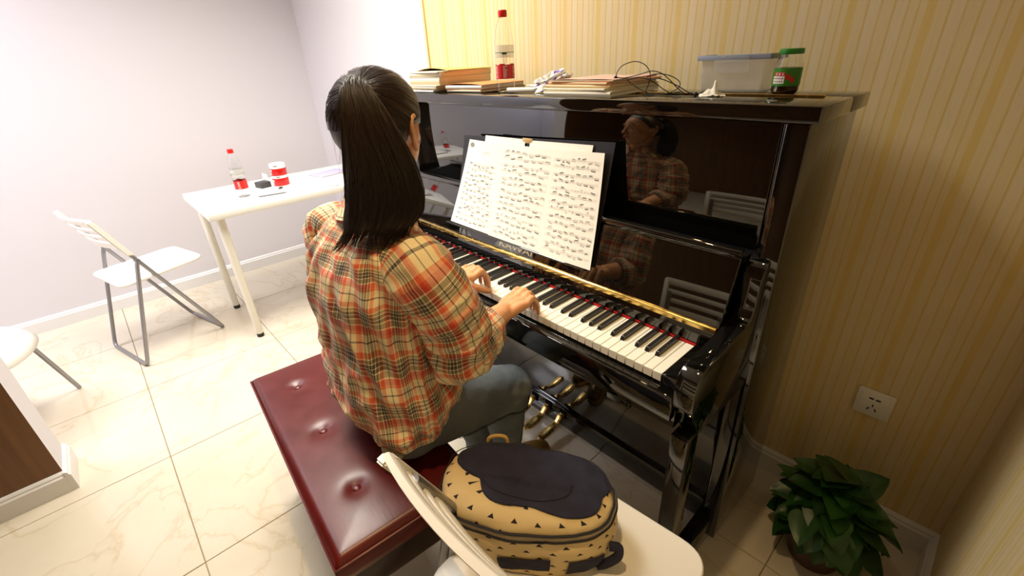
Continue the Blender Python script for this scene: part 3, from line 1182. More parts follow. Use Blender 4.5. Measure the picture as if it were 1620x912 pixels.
# pen
t = thing('pen', 'thin grey pen lying near the front edge of the white table', 'pen', (-2.336, -.062, TZ + .0042), 1.35)
for nm, prof, mm in (('barrel', [(0, -.072), (.003, -.072), (.0042, -.066), (.0042, .060), (0, .060)], mat('grey_pen_plastic', srgb(118, 116, 120), .35)),
                     ('tip', [(0, .078), (.0012, .077), (.0036, .060), (0, .060)], M_steel)):
    lathe(nm, prof, mm, t, 12, 30, rot=(0, PI / 2, 0))
# loose papers and notebook
for lab, cx, cy, z, sx, sy, rz in (('white sheet of paper lying flat beside the tin', -2.40, .165, TZ, .21, .29, .25),
                                   ('white sheet on the table next to the front edge', -2.335, .21, TZ + .0016, .15, .21, -.35),
                                   ('white sheet under the bottle side of the table', -2.44, -.05, TZ, .12, .17, .1)):
    bm = bmesh.new()
    n = 8
    G = [[bm.verts.new(((i / n - .5) * sx, (j / n - .5) * sy, .0006 + .006 * max(0, (i / n - .6)) * (j / n) ** 2)) for i in range(n + 1)] for j in range(n + 1)]
    for j in range(n):
        for i in range(n):
            bm.faces.new((G[j][i], G[j][i + 1], G[j + 1][i + 1], G[j + 1][i]))
    o = fin(bm, 'paper_sheet', M_paper, None, loc=(cx, cy, z), rot=(0, 0, rz))
    so = o.modifiers.new('s', 'SOLIDIFY')
    so.thickness = .0008
    tag(o, lab, 'paper', 'papers on the white table')
t = thing('notebook', 'pale violet notebook at the far end of the white table', 'notebook', (-2.60, .37, TZ), .2)
box('pages', -.07, .07, -.10, .10, .0008, .006, M_whitepages, t)
mv = mat('violet_cover', srgb(188, 184, 222), .5)
box('front_cover', -.072, .072, -.102, .102, .006, .0072, mv, t, .0004)
box('back_cover', -.072, .072, -.102, .102, 0, .0008, mv, t)


# ------------------------------------------------------------------ folding chairs
def plate(nm, outline, z0, z1, m, parent, bev=.006, M=None):
    """flat plastic panel from a 2-D outline (x, s) with softened rim"""
    bm = bmesh.new()
    A = [bm.verts.new((x, y, z0)) for x, y in outline]
    f = bm.faces.new(A)
    r = bmesh.ops.extrude_face_region(bm, geom=[f])
    for v in r['geom']:
        if isinstance(v, bmesh.types.BMVert):
            v.co.z = z1
    bmesh.ops.recalc_face_normals(bm, faces=bm.faces)
    es = [e for e in bm.edges if abs(e.verts[0].co.z - e.verts[1].co.z) < 1e-6]
    bmesh.ops.bevel(bm, geom=es, offset=bev, segments=3, affect='EDGES', profile=.5)
    if M is not None:
        bmesh.ops.transform(bm, matrix=M, verts=bm.verts)
    o = fin(bm, nm, m, parent)
    return autosmooth(o, 30)


def rounded(poly, r, n=6):
    out = []
    k = len(poly)
    for i in range(k):
        p0, p1, p2 = (np.array(poly[(i + d) % k], float) for d in (-1, 0, 1))
        a = p1 + (p0 - p1) / np.linalg.norm(p0 - p1) * r
        b = p1 + (p2 - p1) / np.linalg.norm(p2 - p1) * r
        for t in range(n + 1):
            u = t / n
            out.append(tuple((1 - u) ** 2 * a + 2 * u * (1 - u) * p1 + u * u * b))
    return out


def folding_chair(label, loc, rz):
    t = thing('folding_chair', label, 'chair', loc, rz, 'white folding chairs with steel tube frames')
    R = .0095
    W = .200
    # rear U frame: two uprights, bottom bar
    pr = [(-W, .155, .548), (-W, .148, .555), (-W + .0, .128, .50), (-W, .005, .03), (-W + .004, .001, .013), (-W + .022, 0, R), (0, 0, R), (W - .022, 0, R), (W - .004, .001, .013), (W, .005, .03), (W, .128, .50), (W, .148, .555), (W, .155, .548)]
    bm = bmesh.new()
    add_tube(bm, [(-W, .150, .545), (-W, .140, .520), (-W, .09, .34), (-W, .010, .045), (-W + .006, .003, .020), (-W + .028, 0, R), (0, 0, R), (W - .028, 0, R), (W - .006, .003, .020), (W, .010, .045), (W, .09, .34), (W, .140, .520), (W, .150, .545)], R, 10)
    autosmooth(fin(bm, 'rear_leg_frame', M_steel, t), 50)
    # front tubes rise backwards into the backrest; joined by a front floor bar
    Wf = W - .020
    f = lambda z: .417 - .479 * z
    bm = bmesh.new()
    add_tube(bm, [(-Wf, f(.72), .72), (-Wf, f(.3), .3), (-Wf, f(.06), .06), (-Wf + .006, f(.025), .024), (-Wf + .03, f(0), R), (0, f(0), R), (Wf - .03, f(0), R), (Wf - .006, f(.025), .024), (Wf, f(.06), .06), (Wf, f(.3), .3), (Wf, f(.72), .72)], R, 10)
    autosmooth(fin(bm, 'front_leg_frame', M_steel, t), 50)
    for s in (-1, 1):
        bm = bmesh.new()
        bmesh.ops.create_cone(bm, cap_ends=True, segments=14, radius1=.011, radius2=.011, depth=.026, matrix=Matrix.Translation((s * (W - .010), .152, .546)) @ Matrix.Rotation(PI / 2, 4, 'Y'))
        autosmooth(fin(bm, 'pivot', M_steel, t))
    # seat
    out = rounded([(-.187, .045), (.187, .045), (.172, .452), (-.172, .452)], .055, 7)
    st = plate('seat', out, .436, .452, M_plastic, t, .006, Matrix.Translation((0, .25, .444)) @ Matrix.Rotation(.03, 4, 'X') @ Matrix.Translation((0, -.25, -.444)))
    # backrest: moulded side rails, top slat, two slim slats, broad lower panel, all bowed
    ang = math.atan(.479)

    def bp(u, z, d=0.0):     # a point on the bowed back surface
        bow = .030 * (1 - (u / .2) ** 2)
        return (u, f(z) - .004 - bow + d * math.cos(ang), z + d * math.sin(ang))

    def slat(nm, z0, z1, th, nsub=14, tap=0.0):
        bm = bmesh.new()
        rows = []
        for i in range(nsub + 1):
            u = -W + 2 * W * i / nsub
            e = tap * (abs(u) / W) ** 2
            a0, a1 = z0 + e, z1 - e * .2
            prof = [(a0, 0), (a0, th), (a0 + .004, th + .0015), (a1 - .004, th + .0015), (a1, th), (a1, 0), (a1 - .004, -.0015), (a0 + .004, -.0015)]
            rows.append([bm.verts.new(bp(u, z, d)) for z, d in prof])
        for a, b in zip(rows, rows[1:]):
            for k in range(8):
                bm.faces.new((a[k], a[(k + 1) % 8], b[(k + 1) % 8], b[k]))
        bm.faces.new(rows[0][::-1])
        bm.faces.new(rows[-1])
        bmesh.ops.recalc_face_normals(bm, faces=bm.faces)
        return autosmooth(fin(bm, nm, M_plastic, t), 45)
    slat('top_slat', .752, .782, .012)
    slat('back_slat', .712, .730, .009)
    slat('back_slat', .672, .690, .009)
    slat('lower_panel', .612, .652, .009, tap=.012)
    for s in (-1, 1):
        bm = bmesh.new()
        z0, z1 = .585, .783
        x = s * W
        A, B = [], []
        for yy, zz in ((-.018, z0), (.010, z0 - .006), (.012, z1 - .01), (.004, z1), (-.016, z1 - .004)):
            A.append(bm.verts.new((x - .011, f(zz) + yy, zz)))
            B.append(bm.verts.new((x + .011, f(zz) + yy, zz)))
        bm.faces.new(A)
        bm.faces.new(B[::-1])
        for k in range(5):
            bm.faces.new((A[k], B[k], B[(k + 1) % 5], A[(k + 1) % 5]))
        bmesh.ops.recalc_face_normals(bm, faces=bm.faces)
        bmesh.ops.bevel(bm, geom=list(bm.edges), offset=.004, segments=2, affect='EDGES')
        autosmooth(fin(bm, 'back_rail', M_plastic, t), 40)
    return t


folding_chair('white folding chair with grey tube legs standing in front of the table end', (-2.572, -.931, 0), math.atan2(.112, .403))
nc = folding_chair('white folding chair in the right foreground carrying the backpack', (.052, -.582, 0), math.radians(5.0))
nc.scale = (1.14, 1.0, 1.0)

# white shell chair, mostly hidden by the partition
t = thing('shell_chair', 'white moulded shell chair with slanted grey legs behind the partition at far left', 'chair', (-2.235, -1.44, 0), math.radians(-10))
bm = bmesh.new()
nr, na = 12, 40
rings = []
for i in range(nr + 1):
    r = i / nr
    row = []
    for k in range(na):
        a = 2 * PI * k / na
        c, s_ = math.cos(a), math.sin(a)
        x = .245 * r * (abs(c) ** .8) * (1 if c >= 0 else -1)
        y = .275 * r * (abs(s_) ** .8) * (1 if s_ >= 0 else -1)
        z = .425 + .022 * r ** 2 + .030 * max(0, r - .6) * abs(c)
        if y < -.10:
            z += 1.0 * (abs(y) - .10) ** 1.15 * (.55 + .45 * r) * 2.2
            y -= .30 * (abs(y) - .10)
        if y > -.10 and r > .72:
            z -= .085 * ((r - .72) / .28) ** 1.6
        row.append(bm.verts.new((x, y, z)))
    rings.append(row)
for i in range(nr):
    for k in range(na):
        if i == 0 and k < na:
            pass
        bm.faces.new((rings[i][k], rings[i + 1][k], rings[i + 1][(k + 1) % na], rings[i][(k + 1) % na]))
bmesh.ops.remove_doubles(bm, verts=bm.verts, dist=1e-5)
bmesh.ops.recalc_face_normals(bm, faces=bm.faces)
o = fin(bm, 'seat_shell', M_plastic, t, smooth=True)
so = o.modifiers.new('s', 'SOLIDIFY')
so.thickness = .008
Mi = Matrix.Rotation(-math.radians(-10), 4, 'Z') @ Matrix.Translation((2.235, 1.44, 0))
for top, foot in (((-2.262, -1.215, .418), (-2.418, -1.154, .008)), ((-2.06, -1.33, .418), (-1.975, -1.305, .008)),
                  ((-2.32, -1.50, .418), (-2.47, -1.66, .008)), ((-2.13, -1.55, .418), (-2.03, -1.70, .008))):
    tube('leg', [Mi @ Vector(top), Mi @ Vector(foot)], .0095, M_steel, t, 10)

# ------------------------------------------------------------------ piano bench
t = thing('piano_bench', 'buttoned dark red leather piano bench with dark wooden legs under the seated woman', 'bench', (-.652, -.472, 0), math.radians(-4.6))
M_leather = mat('dark_red_leather', srgb(104, 18, 14), .30)
g = N(M_leather)
geo = g.n('ShaderNodeTexCoord').outputs['Object']
v = g.n('ShaderNodeTexVoronoi')
v.inputs['Scale'].default_value = 420
g.l(geo, v.inputs['Vector'])
nz = g.noise(geo, 14, 4)
wr = g.noise(g.mapped(geo, (3, 26, 3)), 3, 5, .65)
h = g.math('ADD', g.math('MULTIPLY', v.outputs['Distance'], .25), g.math('MULTIPLY', wr.outputs[0], 1.2))
g.bump(h, .12, .0012)
g.base(g.ramp(nz.outputs[0], [(0.3, srgb(80, 14, 10)), (0.7, srgb(94, 19, 14))]))
g.l(g.ramp(nz.outputs[0], [(0.3, (.30, .30, .30, 1)), (0.75, (.37, .37, .37, 1))]), g.b.inputs['Roughness'])
M_wood = mat('dark_mahogany', srgb(34, 10, 8), .25)
LXB, LYB = .387, .168
btn = [(x, y) for x in (-.240, 0.0, .235) for y in (-.064, .064)]
nx, ny = 110, 50
V, F = [], []


def ctop(x, y):
    ex, ey = LXB - abs(x), LYB - abs(y)
    edge = min(ex, ey)
    z = .492 + .010 * (1 - math.exp(-edge / .05))
    if edge < .016:
        z -= .016 * (1 - edge / .016) ** 2
    for bx, by in btn:
        d = math.hypot(x - bx, y - by)
        z -= .0125 * math.exp(-(d / .020) ** 1.5)
    return z


for j in range(ny + 1):
    for i in range(nx + 1):
        x, y = -LXB + 2 * LXB * i / nx, -LYB + 2 * LYB * j / ny
        V.append((x, y, ctop(x, y)))
F = grid_faces(ny + 1, nx + 1, False)
ring = [j for j in range(nx + 1)] + [k * (nx + 1) + nx for k in range(1, ny + 1)] + [ny * (nx + 1) + i for i in range(nx - 1, -1, -1)] + [k * (nx + 1) for k in range(ny - 1, 0, -1)]
prev = ring
for dz, ins in ((.030, -.003), (.060, -.002), (.066, .004)):
    new = []
    for ri in ring:
        x, y, z = V[ri]
        new.append(len(V))
        V.append((x * (1 - ins / LXB), y * (1 - ins / LYB), .478 - dz + .018))
    n_ = len(ring)
    for k in range(n_):
        F.append((prev[k], new[k], new[(k + 1) % n_], prev[(k + 1) % n_]))
    prev = new
cush = from_arrays('cushion', V, F, M_leather, t)
pip = []
for a, b in (((-1, -1), (1, -1)), ((1, -1), (1, 1)), ((1, 1), (-1, 1)), ((-1, 1), (-1, -1))):
    for k in range(12):
        u = k / 12
        pip.append(((a[0] + (b[0] - a[0]) * u) * (LXB + .001), (a[1] + (b[1] - a[1]) * u) * (LYB + .001), .4795))
pip.append(pip[0])
tube('piping', pip, .0032, M_leather, cush, 6)
for bx, by in btn:
    bm = bmesh.new()
    blob(bm, (bx, by, ctop(bx, by) + .002), (.0115, .0115, .0055), None, 18, 10)
    fin(bm, 'button', M_leather, t, smooth=True)
box('apron', -LXB + .012, LXB - .012, -LYB + .010, LYB - .010, .345, .431, M_wood, t, .003)
for sx in (-1, 1):
    for sy in (-1, 1):
        bm = bmesh.new()
        vs = add_box(bm, -.024, .024, -.024, .024, 0, .35, .003)
        for v_ in bm.verts:
            k = .72 + .28 * v_.co.z / .35
            v_.co.x *= k
            v_.co.y *= k
        autosmooth(fin(bm, 'leg', M_wood, t, loc=(sx * (LXB - .045), sy * (LYB - .040), 0)), 35)

# ------------------------------------------------------------------ backpack on the near chair
BX, BY, BZ, BR = -.088, -.335, .4535, math.radians(37)
t = thing('backpack', 'cream backpack with small dark triangles and navy top, lying on the near white chair', 'backpack', (BX, BY, BZ), BR)
M_bag = mat('cream_canvas_with_triangles', srgb(226, 202, 150), .85)
g = N(M_bag)
uv = g.n('ShaderNodeUVMap', uv_map='UVMap').outputs[0]
sp = g.n('ShaderNodeSeparateXYZ')
g.l(uv, sp.inputs[0])
sx_, sy_ = .040, .034
row = g.math('FLOOR', g.math('DIVIDE', sp.outputs[1], sy_))
ush = g.math('ADD', g.math('DIVIDE', sp.outputs[0], sx_), g.math('MULTIPLY', g.math('MODULO', row, 2.0), .5))
cu_ = g.math('MULTIPLY', g.math('SUBTRACT', g.math('FRACT', ush), .5), sx_)
cv_ = g.math('MULTIPLY', g.math('SUBTRACT', g.math('FRACT', g.math('DIVIDE', sp.outputs[1], sy_)), .5), sy_)
halfw = g.math('MULTIPLY', g.math('SUBTRACT', .0064, cv_), .46)
tri = g.math('MULTIPLY', g.math('LESS_THAN', g.math('ABSOLUTE', cu_), halfw), g.math('GREATER_THAN', cv_, -.0064))
wv = g.noise(g.mapped(uv, (900, 900, 1)), 1.0, 2)
clothc = g.ramp(wv.outputs[0], [(.3, srgb(214, 186, 132)), (.7, srgb(236, 214, 166))])
g.base(g.mix(tri, clothc, srgb(36, 30, 40)))
g.bump(wv.outputs[0], .25, .0006)
M_navy = mat('navy_canvas', srgb(30, 30, 52), .85)
g = N(M_navy)
gc = g.n('ShaderNodeTexCoord').outputs['Object']
wv = g.noise(gc, 900, 2)
wn = g.noise(gc, 22, 3)
g.base(g.ramp(wn.outputs[0], [(.3, srgb(24, 24, 44)), (.7, srgb(40, 40, 64))]))
g.bump(wv.outputs[0], .25, .0006)
M_zip = mat('grey_zip_tape', srgb(150, 136, 108), .6)
M_pipe = mat('dark_piping', srgb(26, 24, 32), .7)


def bag_pt(a, h, d=0.0):
    """a: angle round the bag, h: 0 base .. 1 crown"""
    c, s_ = math.cos(a), math.sin(a)
    n_ = 2.6
    k = (abs(c) ** n_ + abs(s_) ** n_) ** (-1 / n_)
    hh = min(h, 1.0)
    if hh < .66:
        sc_ = .93 + .10 * math.sin(PI * min(1, hh / .66) * .75)
    else:
        q = (hh - .66) / .34
        sc_ = (.93 + .10 * math.sin(PI * .75)) * math.sqrt(max(0.0, 1 - q ** 2.3))
    z = .152 * hh
    if hh > .66:
        z = .152 * (.66 + .34 * math.sin((hh - .66) / .34 * PI / 2) ** .9) + max(0.0, d) * .8
    ax, ay = .174 + d, .094 + d
    x, y = ax * k * c * sc_, ay * k * s_ * sc_
    y += .020 * hh                       # leans back
    z *= 1 - .10 * (x / .17) - .06 * (y < 0) * abs(s_)
    wob = .006 * fbm(x * 14 + 3, y * 14, z * 14, 3) * (1 if 0 < h < 1 else .3)
    return np.array((x + c * wob, y + s_ * wob, max(0.0, z + d * .6 + wob * .6 * hh)))


na, nh = 96, 46
V, UV = [], []
for i in range(nh + 1):
    for k in range(na + 1):
        p = bag_pt(2 * PI * k / na, .965 * i / nh)
        V.append(p)
        UV.append((k / na * .92, i / nh * .30))
F = grid_faces(nh + 1, na + 1, False)
from_arrays('body', V, F, M_bag, t, True, UV)


def zline(a):
    """height of the zip: low on the front (y < 0), high on the sides and back"""
    return .68 + .10 * max(0, math.sin(a)) + .04 * math.cos(a)


# navy top with scalloped lower border
V = []
nt = 26
for i in range(nt + 1):
    for k in range(na + 1):
        a = 2 * PI * k / na
        ca, sa = math.cos(a), math.sin(a)
        sc1 = .045 * abs(math.sin(2.5 * a + .4)) ** 1.3
        h0 = .845 + .085 * max(0, -sa) + .075 * max(0, -ca) - .02 * max(0, ca) - .12 * max(0, sa) - sc1
        h0 = min(h0, .95)
        h = h0 + (1 - h0) * i / nt
        V.append(bag_pt(a, h, .0030 if i else .0004))
top = from_arrays('navy_top', V, grid_faces(nt + 1, na + 1, False), M_navy, t)
seamp = [bag_pt(lerp(PI * 1.15, PI * 1.95, i / 30), .955, .0042) for i in range(31)]
tube('stitched_seam', seamp, .0009, M_pipe, top, 5)
seamp = [bag_pt(lerp(PI * .02, PI * .98, i / 30), .80, .0042) for i in range(31)]
tube('stitched_seam', seamp, .0011, M_pipe, top, 5)
# zip band with dark piping on both edges
V = []
A0, A1 = PI * .93, PI * 2.10
nz_ = 80
for j in range(5):
    for k in range(nz_ + 1):
        a = lerp(A0, A1, k / nz_)
        V.append(bag_pt(a, zline(a) + (-.026 + .052 * j / 4), .0030 + .0012 * math.sin(PI * j / 4)))
from_arrays('zip_band', V, grid_faces(5, nz_ + 1, False), M_zip, t)
for off in (-.030, .0, .030):
    pts = [bag_pt(lerp(A0, A1, k / nz_), zline(lerp(A0, A1, k / nz_)) + off, .0035) for k in range(nz_ + 1)]
    tube('piping' if off else 'zip_teeth', pts, .0026 if off else .0012, M_pipe if off else M_zip, t, 6)
# navy patches low on the front, carrying loop
for a0, a1, h0, h1 in ((PI * 1.42, PI * 1.60, .06, .30), (PI * 1.66, PI * 1.80, .04, .36)):
    V = []
    for j in range(9):
        for k in range(13):
            hh = lerp(h0, h1, j / 8) + (.10 * k / 12 if a0 < PI * 1.6 else 0)
            V.append(bag_pt(lerp(a0, a1, k / 12), hh, .0035))
    from_arrays('navy_patch', V, grid_faces(9, 13, False), M_navy, t)
pts = [bag_pt(PI * 1.83, .42, .003), bag_pt(PI * 1.85, .36, .016), bag_pt(PI * 1.84, .22, .022), bag_pt(PI * 1.82, .10, .010), bag_pt(PI * 1.80, .06, .003)]
tube('strap_loop', pts, .009, M_navy, t, 8, 24)
pts = [bag_pt(PI * .60, .72, .002), bag_pt(PI * .61, .78, .012), bag_pt(PI * .67, .78, .012), bag_pt(PI * .68, .72, .002)]
tube('carry_handle', pts, .0045, mat('tan_webbing', srgb(196, 160, 96), .8), t, 8, 20)

# ------------------------------------------------------------------ wall socket
t = thing('wall_socket', 'white five hole power socket on the striped wallpaper above the plant', 'socket', (.317, YB, .425))
M_socket = mat('white_socket_plastic', srgb(238, 234, 226), .3)
box('plate', -.043, .043, -.009, -.0005, -.043, .043, M_socket, t, .003)
box('insert', -.033, .033, -.0105, -.008, -.033, .033, M_socket, t, .0015)
M_hole = mat('dark_slot', (.006, .006, .006, 1), .8)
for x, z, wx, hz, r in ((-.008, .018, .0055, .0024, 0), (.008, .018, .0055, .0024, 0), (0, -.004, .0016, .0042, 0), (-.0085, -.017, .0016, .0046, .5), (.0085, -.017, .0016, .0046, -.5)):
    bm = bmesh.new()
    add_box(bm, -wx, wx, -.0112, -.0102, -hz, hz, 0, 1, Matrix.Translation((x, 0, z)) @ Matrix.Rotation(r, 4, 'Y'))
    fin(bm, 'slot', M_hole, t)

# ------------------------------------------------------------------ pothos in a pot
t = thing('potted_plant', 'dark green leafy plant in a pot on the floor in the right corner', 'plant', (.325, .425, 0))
M_pot = mat('dark_brown_pot', srgb(70, 48, 34), .5)
lathe('pot', [(0, 0), (.060, 0), (.065, .004), (.085, .12), (.090, .125), (.090, .138), (.082, .138), (.078, .12), (0, .12)], M_pot, t, 30, 35)
lathe('soil', [(0, .121), (.078, .1205), (.079, .119)], mat('potting_soil', srgb(40, 28, 18), .95), t, 20)
M_leaf = mat('dark_green_leaf', srgb(36, 78, 24), .38)
g = N(M_leaf)
nz = g.noise(g.n('ShaderNodeTexCoord').outputs['Object'], 30, 3)
oi = g.n('ShaderNodeObjectInfo').outputs['Random']
c1 = g.ramp(nz.outputs[0], [(.3, srgb(18, 48, 12)), (.7, srgb(36, 76, 22))])
g.base(g.mix(g.math('MULTIPLY', oi, .6), c1, srgb(46, 92, 28)))
M_stem = mat('green_stem', srgb(60, 92, 34), .5)
V = []
outl = [(0, 0), (.022, -.008), (.036, .008), (.037, .028), (.027, .052), (.012, .075), (0, .088)]
mid = [(0, 0), (0, .004), (0, .018), (0, .036), (0, .056), (0, .074), (0, .088)]
bm = bmesh.new()
def lz(x, y):
    return -.012 * (y / .088) ** 2 + .18 * abs(x) - .9 * x * x * 3
for sgn in (-1, 1):
    o_ = [bm.verts.new((sgn * x, y, lz(x, y))) for x, y in outl]
    h_ = [bm.verts.new((sgn * x * .5, y * .5 + my * .5, lz(x * .5, y) - .001)) for (x, y), (_, my) in zip(outl, mid)]
    m_ = [bm.verts.new((0, y, lz(0, y) - .002)) for x, y in mid]
    for k in range(6):
        for A_, B_ in ((m_, h_), (h_, o_)):
            q = (A_[k], B_[k], B_[k + 1], A_[k + 1])
            bm.faces.new(q if sgn > 0 else q[::-1])
bmesh.ops.remove_doubles(bm, verts=bm.verts, dist=1e-5)
leaf0 = fin(bm, 'leaf', M_leaf, t, smooth=True)
rl = random.Random(12)
leaf_pts = []
for k in range(120):
    o = leaf0 if k == 0 else leaf0.copy()
    if k:
        COL.objects.link(o)
    o.parent = t
    while True:
        a = rl.uniform(0, 2 * PI)
        el = rl.uniform(-.25, 1.45)
        rr = rl.uniform(.72, 1.0)
        x = .150 * rr * math.cos(el) * math.cos(a)
        y = .145 * rr * math.cos(el) * math.sin(a)
        z = .165 + .165 * rr * math.sin(el)
        if x < .165 and y < .165 and z > .05:
            break
    leaf_pts.append((x, y, z))
    s_ = rl.uniform(.75, 1.25)
    o.scale = (s_, s_, s_)
    tilt = lerp(-.9, .35, max(0, math.sin(el))) + rl.uniform(-.4, .3)
    yaw = a - PI / 2 + rl.uniform(-.5, .5)
    o.rotation_euler = (tilt, rl.uniform(-.35, .35), yaw)
    d = Vector((math.cos(a), math.sin(a), 0)) * -.045 * s_
    o.location = (x + d.x, y + d.y, z)
bm = bmesh.new()
for x, y, z in leaf_pts[::2]:
    base = (rl.uniform(-.03, .03), rl.uniform(-.03, .03), .12)
    add_tube(bm, catmull([base, (x * .4, y * .4, .10 + z * .55), (x * .75, y * .75, z)], 7), .0018, 5)
tag(fin(bm, 'stems', M_stem, t, smooth=True), kind='stuff')

# ------------------------------------------------------------------ the pianist
M_skin = mat('skin', srgb(222, 160, 112), .48)
g = N(M_skin)
b_ = g.b
b_.inputs['Subsurface Weight'].default_value = .12
b_.inputs['Subsurface Radius'].default_value = (1.0, .35, .18)
b_.inputs['Subsurface Scale'].default_value = .006
nz = g.noise(g.n('ShaderNodeNewGeometry').outputs['Position'], 40, 4)
g.base(g.ramp(nz.outputs[0], [(.3, srgb(214, 148, 100)), (.7, srgb(228, 170, 122))]))

pers = thing('person', 'woman with a dark ponytail, plaid shirt and grey jeans playing the piano, seen from behind', 'person', (-.52, -.42, .50))


def W_(o, par=None):
    o.parent = par or pers
    if par is None:
        o.matrix_parent_inverse = Matrix.Translation(pers.location).inverted()
    return o


HC = Vector((-.487, -.308, 1.245))          # head centre
HY = math.radians(33)                       # head turned to her left
FW = Vector((-math.sin(HY), math.cos(HY), -.10)).normalized()
RT = Vector((math.cos(HY), math.sin(HY), 0))
UP = RT.cross(FW)
HR = Matrix((RT, FW, UP)).transposed()      # columns: right, forward, up


def H(x, y, z):
    return HC + RT * x + FW * y + UP * z


bm = bmesh.new()
# skull, jaw, nose, lips, brow, ears
blob(bm, H(0, -.008, .020), (.0755, .093, .080), HR, 32, 20)
blob(bm, H(0, .020, -.030), (.062, .068, .075), HR, 28, 18)
blob(bm, H(0, .045, -.075), (.040, .042, .034), HR, 20, 14)
blob(bm, H(0, .070, -.092), (.018, .016, .014), HR, 16, 10)
limb(bm, [H(0, .082, .010), H(0, .094, -.012), H(0, .104, -.030)], [.008, .009, .0115], None, 12)
for s in (-1, 1):
    blob(bm, H(s * .011, .094, -.033), (.0075, .009, .007), HR, 12, 8)
    blob(bm, H(s * .032, .050, -.022), (.026, .022, .028), HR, 18, 12)
    blob(bm, H(s * .031, .0655, .0085), (.0150, .0135, .0075), HR, 14, 10)
    blob(bm, H(s * .031, .0655, -.0065), (.0145, .0110, .0050), HR, 14, 10)
    limb(bm, [H(s * .012, .084, .022), H(s * .034, .078, .025), H(s * .050, .062, .018)], [.006, .0075, .006], None, 10)
    # ear: rim, lobe and bowl
    er = [H(s * x_, y_, z_) for x_, y_, z_ in ((.074, .010, -.028), (.0765, .003, -.010), (.079, -.008, .012), (.0815, -.020, .022), (.082, -.030, .015), (.081, -.031, -.006), (.077, -.022, -.027), (.075, -.008, -.040), (.073, .004, -.038))]
    limb(bm, er, [.0040, .0042, .0044, .0046, .0046, .0044, .0046, .0056, .0045], 26, 8)
    blob(bm, H(s * .078, -.014, -.006), (.004, .020, .030), HR, 12, 8)
blob(bm, H(0, .089, -.052), (.020, .009, .0055), HR, 14, 8)
blob(bm, H(0, .087, -.063), (.017, .009, .0060), HR, 14, 8)
# neck and trunk (under the clothes)
limb(bm, [H(0, -.015, -.06), (-.500, -.345, 1.12), (-.507, -.362, 1.05)], [.052, .050, .060], 8, 20)
limb(bm, [(-.515, -.372, .99), (-.52, -.376, .85), (-.52, -.375, .72), (-.516, -.37, .60)], [.080, .075, .078, .085], 10, 20)
limb(bm, [(-.66, -.372, 1.005), (-.507, -.362, 1.045), (-.365, -.357, 1.005)], [.026, .045, .026], 8, 16)
SHR, ELR, WRR = np.array((-.345, -.357, 1.005)), np.array((-.322, -.290, .795)), np.array((-.386, -.110, .782))
SHL, ELL, WRL = np.array((-.680, -.372, 1.010)), np.array((-.735, -.315, .795)), np.array((-.606, -.106, .788))
for S_, E_, Wr in ((SHR, ELR, WRR), (SHL, ELL, WRL)):
    limb(bm, [S_, E_ * .5 + S_ * .5, E_], [.032, .038, .037], 8, 18)
    limb(bm, [E_, lerp(E_, Wr, .3), lerp(E_, Wr, .7), Wr], [.037, .040, .032, .0255], 10, 18)
# legs under the jeans
KR, AR = np.array((-.432, -.072, .488)), np.array((-.545, .000, .115))
KL, AL = np.array((-.610, -.120, .500)), np.array((-.632, -.055, .115))
HPR, HPL = np.array((-.432, -.345, .588)), np.array((-.600, -.350, .588))
for Hp, Kn, An in ((HPR, KR, AR), (HPL, KL, AL)):
    limb(bm, [Hp, lerp(Hp, Kn, .5), Kn], [.070, .062, .046], 8, 16)
    limb(bm, [Kn, lerp(Kn, An, .3), lerp(Kn, An, .7), An], [.046, .046, .036, .030], 9, 16)


def hand(bm, Wr, side, tips, spread, kn_y, kn_z):
    """palm and five bent fingers; side +1 right hand. tips: list of (x, y, z) for thumb..little"""
    Wr = np.array(Wr)
    kn = []
    cx = np.mean([t_[0] for t_ in tips[1:]])
    for i in range(4):
        u = (i - 1.5) / 1.5
        # index is on the thumb side: for the right hand that is -x
        kx = cx * .45 + (Wr[0] + .0) * .55 + side * u * .0305
        kn.append(np.array((kx, kn_y - .004 * abs(u) - .004 * (u > .5), kn_z - .0025 * u * u - .002 * (u > 0))))
    # palm as overlapping metacarpals
    for i, k in enumerate(kn):
        w0 = Wr + np.array((side * (i - 1.5) / 1.5 * .016, .004, -.001))
        limb(bm, [w0, lerp(w0, k, .5) + np.array((0, 0, .003)), k], [.0150, .0145, .0110], 7, 12)
    blob(bm, lerp(Wr, kn[1], .55) + np.array((0, 0, -.008)), (.026, .034, .012), None, 16, 10)
    rr = [.0088, .0090, .0086, .0076]
    for i, (k, tp) in enumerate(zip(kn, tips[1:])):
        tp = np.array(tp)
        d = tp - k
        p1 = k + d * np.array((.40, .50, 0)) + np.array((0, 0, .007))
        p2 = k + d * np.array((.78, .88, .48)) + np.array((0, .002, .004))
        r = rr[i]
        limb(bm, [k, p1, p2, tp + np.array((0, 0, r * .72))], [r * 1.16, r * 1.02, r * .92, r * .76], 14, 12)
        for q in (k, p1):
            blob(bm, q + np.array((0, 0, .0012)), (r * 1.08, r * 1.05, r * 1.02), None, 12, 8)
    # thumb: from the side of the palm near the wrist, angled out
    tb = Wr + np.array((-side * .020, .022, -.006))
    tt = np.array(tips[0])
    m1 = lerp(tb, tt, .45) + np.array((-side * .008, -.002, .006))
    limb(bm, [tb, m1, lerp(m1, tt, .55) + np.array((-side * .002, 0, .003)), tt + np.array((0, 0, .008))], [.0135, .0112, .0098, .0080], 14, 12)
    return kn


